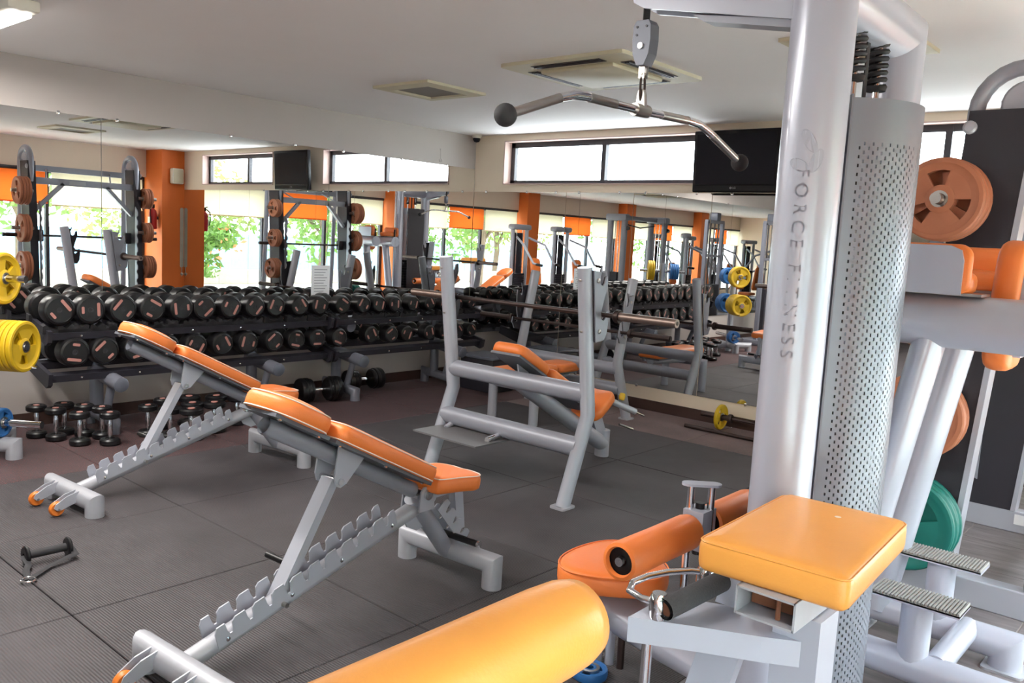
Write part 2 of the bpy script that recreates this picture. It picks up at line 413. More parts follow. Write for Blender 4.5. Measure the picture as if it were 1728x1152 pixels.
def window_y(name, x0, x1, z0, z1, y, mull, label):
    t = thing(name, label, 'window', ((x0+x1)/2, y, z0), kind='structure')
    rv = MB(); th = 0.012
    rv.box((x0+th/2, y+0.06, (z0+z1)/2), (th, 0.14, z1-z0)); rv.box((x1-th/2, y+0.06, (z0+z1)/2), (th, 0.14, z1-z0))
    rv.box(((x0+x1)/2, y+0.06, z0+th/2), (x1-x0, 0.14, th)); rv.box(((x0+x1)/2, y+0.06, z1-th/2), (x1-x0, 0.14, th))
    rv.build('reveal', 'reveal_pink', t, 0)
    fw = 0.055; fy = y + 0.125; fr = MB()
    a, b, c, d = x0+th, x1-th, z0+th, z1-th
    fr.box(((a+b)/2, fy, c+0.02), (b-a, 0.05, 0.04)); fr.box(((a+b)/2, fy, d-fw/2), (b-a, 0.05, fw))
    fr.box((a+fw/2, fy, (c+d)/2), (fw, 0.05, d-c)); fr.box((b-fw/2, fy, (c+d)/2), (fw, 0.05, d-c))
    fr.build('window_frame', 'frame_dark', t, 0)
    MB().box((mull, fy, (c+d)/2), (0.05, 0.056, d-c)).build('mullion', 'frame_dark', t, 0)
    for p, q in ((a+fw, mull-0.025), (mull+0.025, b-fw)):
        MB().box(((p+q)/2, fy, (c+0.04+d-fw)/2), (q-p, 0.006, d-fw-c-0.04)).build('pane', 'glass', t, 0)
    return t
window_y('window_1', WIN[0][0], WIN[0][1], WZ0, WZ1, YB, -5.10, 'high two-pane strip window between the room corner and the wall television')
window_y('window_2', WIN[1][0], WIN[1][1], WZ0, WZ1, YB, -1.90, 'high two-pane strip window on the far side of the television')
# ---- mirrors
def mirror(name, label, axis, edges, z0, z1, clips):
    t = thing(name, label, 'mirror', ((XL, edges[0], z0) if axis == 'y' else (edges[0], YB, z0)))
    for a, b in zip(edges[:-1], edges[1:]):
        g = 0.0025
        if axis == 'y': MB().box((XL+0.006, (a+b)/2, (z0+z1)/2), (0.012, b-a-2*g, z1-z0)).build('mirror_panel', 'mirror', t, 0)
        else: MB().box(((a+b)/2, YB-0.006, (z0+z1)/2), (b-a-2*g, 0.012, z1-z0)).build('mirror_panel', 'mirror', t, 0)
    for c, z in clips:
        if axis == 'y': MB().rbox((XL+0.010, c, z), (0.02, 0.022, 0.026), 0.004).build('clip', 'chrome', t)
        else: MB().rbox((c, YB-0.010, z), (0.022, 0.02, 0.026), 0.004).build('clip', 'chrome', t)
    return t
ML = [YF+0.02, -11.9, -9.8, -7.67, -5.54, -3.41, -1.40, 0.73, 2.86, 4.99, YB-0.014]
mirror('wall_mirror', 'large frameless mirror on the grey wall behind the dumbbell racks', 'y', ML, 0.47, 2.335, [(y, 2.335) for y in (0.9, 2.55, 2.98, 3.95, 4.6, 5.15, 5.9, 6.55)])
MBX = [XL+0.014, -5.46, -4.63, -3.79, -2.95, -2.11, -1.27, -0.15]
mirror('wall_mirror', 'row of mirror panels on the back wall below the high windows', 'x', MBX, 0.225, 2.085, [(x, 2.085) for x in (-6.6, -6.0, -5.6, -5.3, -4.8, -4.5, -3.95, -3.6, -3.1, -2.5)] + [(x, 0.225) for x in (-4.45, -3.3, -5.2)])
# ---- window side wall: sill, lintel, orange piers, glazed bays with roller blinds
struct('wall_right', MB().box((XR+0.10, (YB+YF)/2, 0.08), (0.2, YB-YF, 0.16)).box((XR+0.10, (YB+YF)/2, 2.48), (0.2, YB-YF, 0.44)), 'wall_cream', 'window wall sill and lintel between the orange piers', 'wall')
PIERS = [(6.62, YB), (1.68, 2.24), (-2.50, -2.05), (-6.85, -6.4), (-11.15, -10.7)]
PL = ['orange pier in the corner of the back wall and the window wall', 'orange pier of the window wall beside the lat pulldown tower', 'orange pier of the window wall, third from the back wall', 'orange pier of the window wall, fourth from the back wall', 'orange pier of the window wall farthest from the back wall']
for n, (a, b) in enumerate(PIERS):
    struct('trim_%d' % (n+1), MB().box((((-0.13 if n == 0 else 0.12)+XR+0.2)/2, (a+b)/2, ZC/2), (XR+0.2-(-0.13 if n == 0 else 0.12), b-a, ZC)), 'column_orange', PL[n], 'pier')
def bay(n, y0, y1, label):
    t = thing('window_%d' % n, label, 'window', (XR+0.1, (y0+y1)/2, 0.16), kind='structure')
    x = XR + 0.10; z0, z1 = 0.16, 2.26; w = (y1-y0); fr = MB()
    fr.box((x, (y0+y1)/2, z0+0.03), (0.07, w, 0.06)); fr.box((x, (y0+y1)/2, z1-0.035), (0.07, w, 0.07))
    fr.box((x, y0+0.03, (z0+z1)/2), (0.07, 0.06, z1-z0)); fr.box((x, y1-0.03, (z0+z1)/2), (0.07, 0.06, z1-z0))
    fr.build('window_frame', 'frame_dark', t, 0)
    ys = [y0+0.05, y0+w*0.335, y0+w*0.655, y1-0.05]
    for m_ in ys[1:3]: MB().box((x, m_, (z0+z1)/2), (0.075, 0.05, z1-z0)).build('mullion', 'frame_dark', t, 0)
    for p, q in zip(ys[:-1], ys[1:]): MB().box((x, (p+q)/2, (z0+z1)/2), (0.006, q-p-0.05, z1-z0-0.12)).build('pane', 'glass', t, 0)
    return ys
BAYS = [(2.24, 6.62), (-2.05, 1.68), (-6.4, -2.50), (-10.7, -6.85), (YF, -11.15)]
BL = ['glazed bay of the window wall nearest the back wall', 'glazed bay of the window wall beside the camera', 'third glazed bay of the window wall from the back wall', 'fourth glazed bay of the window wall from the back wall', 'last glazed bay of the window wall, farthest from the back wall']
BN = ['nearest the back wall', 'second from the back wall', 'third from the back wall', 'fourth from the back wall', 'farthest from the back wall']
for n, (a, b) in enumerate(BAYS):
    ys = bay(n+3, a, b, BL[n])
    for k, (p, q) in enumerate(zip(ys[:-1], ys[1:])):
        c = 'orange' if k == 1 else 'cream'; bot = 1.74 - (0.0 if k == 1 else 0.03)
        side = {0: 'far-side', 1: 'middle', 2: 'back-wall-side'}[k]
        t = thing('roller_blind', '%s roller blind half down, %s one of the glazed bay %s' % (c, side, BN[n]), 'blind', (XR-0.03, (p+q)/2, 2.22), group='roller blinds on the window wall')
        cl = MB(); rows = 6
        for r in range(rows):
            za, zb = 2.22 - (2.22-bot)*r/rows, 2.22 - (2.22-bot)*(r+1)/rows; w1 = 0.004*math.sin(r*1.1+k); w2 = 0.004*math.sin((r+1)*1.1+k)
            cl.add([(XR-0.03+w1, p+0.03, za), (XR-0.03+w1, q-0.03, za), (XR-0.03+w2, q-0.03, zb), (XR-0.03+w2, p+0.03, zb)], [(0, 1, 2, 3)])
        cl.build('blind_cloth', 'blind_' + c, t, 60)
        MB().sweep([(XR-0.03, p+0.02, 2.235), (XR-0.03, q-0.02, 2.235)], 0.028, seg=10).build('roller', 'frame_dark', t)
        MB().sweep([(XR-0.03, p+0.03, bot), (XR-0.03, q-0.03, bot)], 0.010, seg=8).build('bottom_bar', 'blind_' + c, t)
# ---- far end wall
struct('wall_front', MB().box(((XL+XR)/2, YF-0.1, ZC/2), (XR-XL+0.4, 0.2, ZC)), 'wall_cream', 'plain cream wall at the far end behind the camera', 'wall')

# ================================================================== CEILING FIXTURES
def ac_unit(label, cx, cy, s=0.95):
    t = thing('air_conditioner', label, 'air conditioner', (cx, cy, ZC))
    z = ZC
    MB().prism([(cx+x, cy+y, z-0.022) for x, y in rrect(s, s, 0.03, 2)], (0, 0, 0.022)).build('trim_panel', 'plastic_cream', t)
    MB().rbox((cx, cy, z-0.034), (s*0.60, s*0.60, 0.028), 0.012).build('intake_cover', 'plastic_cream', t)
    for k in range(4):
        M = Matrix.Translation((cx, cy, z)) @ Matrix.Rotation(k*PI/2, 4, 'Z')
        o = MB().box((0, s*0.385, -0.0235), (s*0.56, s*0.085, 0.004), M).build('air_slot', 'plastic_dark', t, 0)
        for q in (-0.012, 0.012): MB().box((0, s*0.385+q, -0.028), (s*0.54, 0.010, 0.006), M).build('louvre', 'frame_dark', o, 0)
    return t
ac_unit('square ceiling cassette air conditioner above the lat pulldown bar', -3.36, 4.60)
ac_unit('square ceiling cassette air conditioner behind the camera', -3.36, -2.6)
def vent(label, cx, cy, s=0.62):
    t = thing('ceiling_vent', label, 'vent', (cx, cy, ZC)); z = ZC; fr = MB(); w = 0.10
    for k in range(4):
        M = Matrix.Translation((cx, cy, z)) @ Matrix.Rotation(k*PI/2, 4, 'Z')
        fr.prism([(-s/2, -s/2, -0.02), (s/2, -s/2, -0.02), (s/2-w, -s/2+w, -0.028), (-s/2+w, -s/2+w, -0.028)], (0, 0, 0.02), M)
    fr.build('frame', 'plastic_cream', t, 0)
    MB().box((cx, cy, z-0.008), (s-2*w, s-2*w, 0.008)).build('backing', 'grille', t, 0)
    n = 11
    first = None
    for k in range(n):
        x = -(s/2-w) + (s-2*w)*(k+0.5)/n
        if first is None: first = MB().box((0, 0, 0), (0.010, s-2*w, 0.012)).build('slat', 'grille', t, 0); o = first
        else: o = share(first.data, 'slat', t)
        o.location = (x, 0, -0.018)
    return t
vent('small square ceiling vent with slats nearest the dumbbell wall', -5.00, 4.60)
vent('small square ceiling vent half hidden behind the white column', -1.72, 4.62)
def fluorescent(label, cx, cy, along_x=True):
    t = thing('ceiling_light', label, 'light', (cx, cy, ZC), group='fluorescent ceiling lights')
    d = (1.24, 0.16) if along_x else (0.16, 1.24)
    MB().rbox((cx, cy, ZC-0.03), (d[0], d[1], 0.06), 0.012).build('housing', 'plastic_white', t)
    for s in (-0.035, 0.035):
        a = (cx-0.58, cy+s, ZC-0.076) if along_x else (cx+s, cy-0.58, ZC-0.076); b = (cx+0.58, cy+s, ZC-0.076) if along_x else (cx+s, cy+0.58, ZC-0.076)
        MB().sweep([a, b], 0.014, seg=10).build('tube', 'tube_light', t)
    L = bpy.data.lights.new('lamp', 'AREA'); L.shape = 'RECTANGLE'; L.size = d[0]-0.05; L.size_y = d[1]-0.02; L.energy = LAMP_POWER; L.color = (1, 0.96, 0.90)
    lo = bpy.data.objects.new('lamp', L); COL.objects.link(lo); lo.parent = t; lo.location = (0, 0, -0.10)
    return t
fluorescent('fluorescent ceiling light at the edge of the room near the yellow plates', -5.62, 1.72)
for x, w in ((-4.2, 'second from the dumbbell wall'), (-2.8, 'third from the dumbbell wall')): fluorescent('added out-of-view fill light above the benches, ' + w, x, 1.0)  # unseen lamps added to brighten the floor, benches and dumbbell wall
# dome camera in the corner
t = thing('security_camera', 'small white dome security camera in the ceiling corner', 'camera', (-6.70, 6.90, ZC))
MB().lathe([(0, 0), (0.055, 0), (0.055, -0.02), (0.045, -0.035), (0, -0.035)], (-6.70, 6.90, ZC)).build('base', 'plastic_white', t)
MB().lathe([(0.042, -0.034), (0.040, -0.055), (0.028, -0.075), (0, -0.083)], (-6.70, 6.90, ZC)).build('dome', 'tv_screen', t)
# television on the back wall
M = Matrix.Translation((-3.49, 6.80, 2.345)) @ Matrix.Rotation(math.radians(3), 4, 'X')
t = thing('television', 'black flat television mounted high on the back wall', 'television', (-3.49, 6.95, 2.345))
MB().rbox((0, 0.0, 0), (0.80, 0.055, 0.53), 0.012, M).build('casing', 'tv_black', t)
MB().box((0, -0.0285, 0.02), (0.735, 0.004, 0.425), M).build('screen', 'tv_screen', t, 0)
MB().box((0, -0.0285, -0.228), (0.76, 0.003, 0.045), M).build('control_strip', 'tv_black', t, 0)
vs, fs = text_mesh('LG', 0.026, 0.001); MB().add([(v.x+0.010, -0.031, v.y-0.226) for v in vs], fs, M).lathe([(0.009, 0), (0.009, 0.002), (0.005, 0.002), (0.005, 0)], (-0.022, -0.031, -0.226), (0, -1, 0), M=M).build('logo', 'tv_mark', t, 0, False)
MB().box((0, 0.07, 0), (0.22, 0.10, 0.18), M).box((-3.49, 6.955, 2.33), (0.16, 0.08, 0.30)).build('wall_bracket', 'frame_dark', t, 0)
# things on the corner pier
t = thing('wall_speaker', 'small white speaker on the orange corner pier', 'speaker', (-0.16, 6.86, 2.30))
MB().rbox((-0.19, 6.84, 2.29), (0.11, 0.20, 0.25), 0.025).build('body', 'plastic_white', t)
MB().rbox((-0.247, 6.84, 2.29), (0.01, 0.165, 0.21), 0.004).build('grille', 'plastic_cream', t)
MB().box((-0.14, 6.84, 2.29), (0.03, 0.05, 0.08)).build('bracket', 'frame_dark', t, 0)
t = thing('fire_extinguisher', 'red fire extinguisher hung on the orange corner pier', 'extinguisher', (0.02, 6.54, 1.40))
MB().lathe([(0, 0), (0.055, 0), (0.062, 0.015), (0.062, 0.25), (0.05, 0.30), (0.022, 0.325), (0.022, 0.34), (0, 0.34)], (0.02, 6.54, 1.42)).build('cylinder', 'red_paint', t)
MB().box((0.02, 6.54, 1.79), (0.03, 0.05, 0.06)).sweep([(0.02, 6.54, 1.81), (0.02, 6.48, 1.83)], 0.008, seg=8).build('valve', 'tv_black', t)
MB().sweep([(0.02, 6.50, 1.79), (-0.04, 6.47, 1.74), (-0.05, 6.47, 1.60), (-0.045, 6.48, 1.52)], 0.009, seg=8).build('hose', 'tv_black', t)
MB().box((0.02, 6.476, 1.56), (0.07, 0.006, 0.11)).build('label_sticker', 'plastic_white', t, 0)
MB().box((0.02, 6.60, 1.60), (0.06, 0.06, 0.05)).build('hanger', 'frame_dark', t, 0)
t = thing('wall_strip', 'narrow grey-olive strip with rounded ends on the orange corner pier', 'strip', (-0.14, 6.98, 1.0))
# a slim hanging strip on the pier face
MB().prism([(-0.142, 6.955+y, 1.30+z) for y, z in rrect(0.06, 0.98, 0.029, 4)], (0.01, 0, 0)).build('strip', 'stone', t)
MB().lathe([(0, -0.03), (0.02, -0.015), (0.026, 0), (0.02, 0.015), (0, 0.03)], (-0.145, 6.955, 0.70)).sweep([(-0.14, 6.955, 0.82), (-0.14, 6.955, 0.66)], 0.006, seg=6).build('finial', 'stone', t)
# sheet of paper on the mirror above the dumbbells
t = thing('paper_notice', 'white paper notice taped to the mirror above the dumbbell rack', 'paper', (XL+0.014, 4.92, 1.07))
MB().box((XL+0.0135, 4.92, 1.08), (0.0015, 0.21, 0.30)).build('sheet', 'paper', t, 0)
ln = MB()
for k in range(9): ln.box((XL+0.0146, 4.92-0.01*(k % 3), 1.19-0.026*k), (0.0006, 0.15-0.02*(k % 3), 0.005))
ln.build('writing', 'ink', t, 0, False)
t = thing('wire_hook', 'thin wire hook hanging on the grey wall beside the ceiling corner', 'hook', (XL+.006, 6.45, 2.45))
MB().sweep([(XL+.006, 6.45, 2.50), (XL+.010, 6.45, 2.42)] + [(XL+.010, 6.45 + .02*math.sin(a), 2.40 - .02 + .02*math.cos(a)) for a in [.3*k for k in range(18)]], .003, seg=6).build('wire', 'steel', t)
MB().lathe([(0, 0), (.008, 0), (.008, .006), (0, .006)], (XL, 6.45, 2.50), (1, 0, 0), seg=8).build('nail', 'steel', t)

# ================================================================== PLATES, DUMBBELLS, BARS (kinds that repeat)
PLATE_ME = {}
def plate_mesh(R, th, m, hole=0.028):
    key = (round(R, 4), th, m)
    if key in PLATE_ME: return PLATE_ME[key]
    mb = MB(); h = th/2
    # axis along local y; rim, hub and three webs leave three real grip openings
    mb.lathe([(0.70*R, -h*.55), (0.84*R, -h*.7), (0.88*R, -h), (0.97*R, -h*.9), (R, -h*.55), (R, h*.55), (0.97*R, h*.9), (0.88*R, h), (0.84*R, h*.7), (0.70*R, h*.55), (0.70*R, -h*.55)], ax=(0, 1, 0), seg=36)
    mb.lathe([(hole, -h), (0.22*R, -h), (0.34*R, -h*.6), (0.34*R, h*.6), (0.22*R, h), (hole, h), (hole, -h)], ax=(0, 1, 0), seg=28)
    for k in range(3):
        a = k*2*PI/3; w = math.radians(38)
        mb.lathe([(0.30*R, -h*.55), (0.74*R, -h*.55), (0.74*R, h*.55), (0.30*R, h*.55), (0.30*R, -h*.55)], ax=(0, 1, 0), seg=8, a0=a-w, a1=a+w)
    o = mb.build('plate', m); me = o.data
    ins = MB().lathe([(hole*0.93, -h-0.0015), (hole*1.35, -h-0.0015), (hole*1.35, h+0.0015), (hole*0.93, h+0.0015), (hole*0.93, -h-0.0015)], ax=(0, 1, 0), seg=20).build('bore_ring', 'steel'); ime = ins.data
    bpy.data.objects.remove(o); bpy.data.objects.remove(ins)
    PLATE_ME[key] = (me, ime)
    return PLATE_ME[key]
def plate(loc, R, th, m, label, group, axis='y', spin=0.0):
    me, ime = plate_mesh(R, th, m)
    c = {'plate_brown': 'brown', 'plate_yellow': 'yellow', 'plate_blue': 'blue', 'plate_green': 'green'}[m]
    o = bpy.data.objects.new('weight_plate', me); COL.objects.link(o); o.location = loc
    o.rotation_mode = 'QUATERNION'
    q = Matrix.Rotation(spin, 3, 'Y').to_quaternion()
    if axis == 'x': q = Matrix.Rotation(-PI/2, 3, 'Z').to_quaternion() @ q
    elif axis == 'z': q = Matrix.Rotation(PI/2, 3, 'X').to_quaternion() @ q
    elif isinstance(axis, Vector): q = Vector((0, 1, 0)).rotation_difference(axis) @ q
    o.rotation_quaternion = q
    tag(o, label, 'weight plate', group)
    share(ime, 'bore_ring', o)
    return o

# --- rubber round-head dumbbell, axis along x, front head towards +x
def dumbbell_proto():
    t = bpy.data.objects.new('dumbbell', None); COL.objects.link(t); R = 0.1
    for s in (1, -1):
        h = MB().lathe([(0, 0.075), (0.5*R, 0.075), (0.86*R, 0.083), (R, 0.10), (R, 0.19), (0.93*R, 0.207), (0.80*R, 0.213), (0.78*R, 0.207), (0, 0.207)], ax=(s, 0, 0), seg=32).build('head', 'rubber', t)
        MB().lathe([(0, 0.2075), (0.20*R, 0.2075), (0.20*R, 0.2105), (0.11*R, 0.2105), (0.10*R, 0.2075)], ax=(s, 0, 0), seg=16).build('end_bolt', 'rubber_matte', h)
        mk = MB()
        mk.prism([(s*0.2075, y + 0.05, z) for y, z in rrect(0.020, 0.092, 0.007, 2)], (s*0.0012, 0, 0))
        mk.build('marking', 'marking_pink', h, 0)
        MB().prism([(s*0.2075, y - 0.052, z) for y, z in rrect(0.018, 0.048, 0.006, 2)], (s*0.0012, 0, 0)).build('marking', 'marking_pink', h, 0)
    MB().sweep([(-0.08, 0, 0), (0.08, 0, 0)], 0.018, seg=12).build('handle', 'steel', t)
    return t
DB = dumbbell_proto(); db_used = [False]
def dumbbell(loc, R, label, group, roll):
    t = DB if not db_used[0] else dup(DB)
    db_used[0] = True
    t.location = loc; t.scale = (0.90, R/0.1, R/0.1); t.rotation_euler = (roll, 0, 0)
    return tag(t, label, 'dumbbell', group)

# ================================================================== DUMBBELL RACKS
def rack(name_label, y0, y1, legs):
    t = thing('dumbbell_rack', name_label, 'rack', (-6.45, (y0+y1)/2, 0))
    for (zt, name) in ((0.475, 'shelf'), (0.775, 'shelf')):
        sh = MB()
        M = Matrix.Translation((-6.40, (y0+y1)/2, zt)) @ Matrix.Rotation(math.radians(12), 4, 'Y')
        sh.box((0.13, 0, 0), (0.07, y1-y0, 0.05), M).box((-0.13, 0, 0), (0.07, y1-y0, 0.05), M)
        o = sh.build(name, 'panel_black', t, 0)
        for ye in (y0-0.02, y1+0.02):
            MB().prism([(M @ Vector((x, 0, z)))[:] for x, z in ((-0.20, -0.04), (0.17, -0.06), (0.20, -0.03), (0.20, 0.05), (-0.20, 0.05))], (0, 0.03, 0), Matrix.Translation((0, ye-(y0+y1)/2-0.015, 0))).build('end_plate', 'panel_black', o, 0)
        for k in range(int((y1-y0)/0.42)):
            yy = y0 + 0.2 + 0.42*k
            MB().lathe([(0, 0), (0.008, 0), (0.008, 0.004), (0, 0.006)], (M @ Vector((0.166, yy-(y0+y1)/2, 0)))[:], (1, 0, 0), seg=8).build('bolt', 'chrome', o)
    for y in legs:
        MB().sweep([(-6.66, y, 0), (-6.66, y, 0.115), (-6.22, y, 0.085), (-6.22, y, 0.0)], 0.045, 0.045, up=(0, 1, 0)).build('base_tube', 'rack_grey', t)
        MB().sweep([(-6.52, y, 0.10), (-6.52, y, 0.86)], 0.04, 0.05, up=(0, 1, 0)).build('upright', 'rack_grey', t)
        MB().sweep([(-6.36, y, 0.10), (-6.26, y, 0.36)], 0.03, up=(0, 1, 0)).build('brace', 'rack_grey', t)
        for zz, m in ((0.385, 0.055), (0.685, 0.05)):
            a = MB().sweep([(-6.56, y, zz+0.05), (-6.10 if zz < 0.5 else -6.30, y, zz)], m, up=(0, 1, 0)).build('shelf_arm', 'rack_grey', t)
            if zz < 0.5: MB().lathe([(0, 0), (m, 0), (m, 0.006), (m*0.85, 0.01), (0, 0.01)], (-6.10, y, zz), (1, 0, -0.1), seg=20).build('end_cap', 'housing', a)
    return t
R1 = rack('two-tier dumbbell rack on the left, behind the far adjustable bench', 2.28, 4.62, (2.70, 4.02))
R2 = rack('two-tier dumbbell rack on the right, ending at the room corner', 4.72, 6.62, (4.93, 6.22))
TOP = [2.33, 2.54, 2.77, 2.99, 3.22, 3.41, 3.64, 3.86, 4.06, 4.30, 4.51, 4.76, 5.0, 5.19, 5.38, 5.62, 5.84, 6.04, 6.24, 6.44]
BOT = [2.43, 2.64, 2.87, 3.11, 3.34, 3.57, 3.80, 4.05, 4.27, 4.49, 4.73, 5.15, 5.35, 5.55, 5.85, 6.06, 6.26, 6.46]
sad = {}
def saddles(y, zt, R, rk):
    key = (round(R, 3))
    M = Matrix.Translation((-6.40, 0, zt)) @ Matrix.Rotation(math.radians(12), 4, 'Y')
    if key not in sad:
        sad[key] = []
        for sx in (0.13, -0.13):
            mb = MB(); pr = [(-R*0.95, 0.0), (R*0.95, 0.0), (R*0.95, 0.055)] + [(R*1.02*math.sin(math.radians(a)), 0.025 + R*1.02 - R*1.02*math.cos(math.radians(a))) for a in (50, 30, 10, -10, -30, -50)] + [(-R*0.95, 0.055)]
            mb.prism([(M @ Vector((sx-0.025, p, q+0.02)))[:] for p, q in pr], (M.to_3x3() @ Vector((0.05, 0, 0)))[:])
            o = mb.build('saddle', 'rubber_matte', None, 0); o.parent = rk; sad[key].append(o.data)
            o.location = Vector((0, y, 0)) - rk.location
    else:
        for me in sad[key]: share(me, 'saddle', rk, Vector((0, y, 0)) - rk.location)
for i, y in enumerate(TOP):
    R = 0.108 - 0.0021*i
    z = 0.775 + 0.045 + R
    dumbbell((-6.40, y, z), R, 'black round-head dumbbell on the top tier, %s from the left' % ORD[i], 'dumbbells on the racks', random.choice([0.2, 0.5, 1.0, 2.4, 2.9, 3.2, 4.2, 5.6, 6.1]) + random.uniform(-.2, .2))
    saddles(y, 0.775, round(R, 2), R1 if y < 4.65 else R2)
for i, y in enumerate(BOT):
    R = 0.106 - 0.0019*i
    z = 0.475 + 0.045 + R
    dumbbell((-6.40 - (0.06 if i == 11 else 0), y, z), R, 'black round-head dumbbell on the lower tier, %s from the left' % ORD[i], 'dumbbells on the racks', random.choice([0.3, 0.6, 1.5, 2.2, 2.9, 4.5, 4.9, 5.8]) + random.uniform(-.2, .2))
    saddles(y, 0.475, round(R, 2), R1 if y < 4.65 else R2)

# --- chrome-handled dumbbells standing on end on the floor
def standing_proto(R, H):
    t = bpy.data.objects.new('chrome_dumbbell', None); COL.objects.link(t)
    for z0 in (0, H-0.045): MB().lathe([(0, z0), (R*.85, z0), (R, z0+.010), (R, z0+.035), (R*.85, z0+.045), (R*0.5, z0+0.045), (R*0.45, z0+0.041), (0, z0+0.041)], seg=28).build('head', 'rubber', t)
    MB().lathe([(0.013, 0.04), (0.013, 0.06), (0.017, 0.08), (0.018, H/2), (0.017, H-0.08), (0.013, H-0.06), (0.013, H-0.04)], seg=14).build('handle', 'chrome', t)
    MB().lathe([(0, H-0.004), (R*0.3, H-0.004), (R*0.3, H+0.001), (0, H+0.001)], seg=16).build('end_badge', 'marking_pink', t)
    return t
SP = {0: standing_proto(0.068, 0.235), 1: standing_proto(0.085, 0.235)}; sp_used = {0: False, 1: False}
STAND = [(-6.42, 2.24, 0), (-6.26, 2.31, 0), (-6.40, 2.42, 0), (-6.27, 2.51, 0), (-6.04, 2.385, 0), (-6.14, 2.58, 0), (-5.93, 2.545, 0), (-6.02, 2.86, 0), (-6.18, 3.05, 0), (-5.86, 2.95, 1), (-6.17, 3.26, 1), (-5.93, 3.16, 1), (-5.74, 3.05, 1), (-6.08, 3.44, 1), (-5.86, 3.30, 1), (-5.98, 3.56, 0)]
WH = ['leftmost, at the back', 'in front of the leftmost', 'third from the left, at the back', 'fourth from the left, at the back', 'front one left of the bench strut', 'behind the front pair', 'rightmost of the front row', 'nearest behind the bench strut', 'at the back, right of the strut', 'large-headed, just right of the strut', 'large-headed, back of right cluster', 'large-headed, middle of right cluster', 'large-headed, front of right cluster', 'large-headed, back right of right cluster', 'large-headed, rightmost of right cluster', 'small, last on the right of the cluster']
for i, (x, y, k) in enumerate(STAND):
    t = SP[k] if not sp_used[k] else dup(SP[k]); sp_used[k] = True
    t.location = (x, y, 0); t.rotation_euler = (0, 0, random.uniform(0, 6))
    tag(t, 'chrome-handled dumbbell standing under the rack, ' + WH[i], 'dumbbell', 'chrome dumbbells standing on the floor')
# --- two dark dumbbells lying on the floor
def lying(loc, rz, R, label):
    t = thing('round_dumbbell', label, 'dumbbell', (0, 0, 0), 'big dumbbells lying under the right rack')
    for s in (1, -1):
        MB().lathe([(0, 0.075), (0.8*R, 0.075), (R*.92, 0.085), (R*.92, 0.105), (R*.88, 0.11), (R, 0.115), (R, 0.145), (R*.95, 0.15), (R, 0.155), (R, 0.185), (R*.94, 0.20), (0, 0.20)], ax=(s, 0, 0), seg=32).build('head', 'rubber', t)
    MB().lathe([(0.015, -0.08), (0.019, -0.03), (0.019, 0.03), (0.015, 0.08)], ax=(1, 0, 0), seg=14).build('handle', 'chrome', t)
    t.location = loc; t.rotation_euler = (0, 0, rz)
lying((-6.36, 4.62, 0.115), PI/2 - 0.15, 0.115, 'big dark dumbbell lying on the floor left of the rack leg')
lying((-6.62, 5.35, 0.105), PI/2 - 0.1, 0.105, 'big dark dumbbell lying on the floor right of the rack leg')
t = thing('step_box', 'black plyo step box with grey top in the room corner', 'step', (-5.95, 6.45, 0))
MB().rbox((-5.95, 6.45, 0.17), (0.46, 0.36, 0.34), 0.02).build('body', 'panel_black', t)
MB().rbox((-5.95, 6.45, 0.355), (0.48, 0.38, 0.03), 0.01).build('tread', 'housing', t)

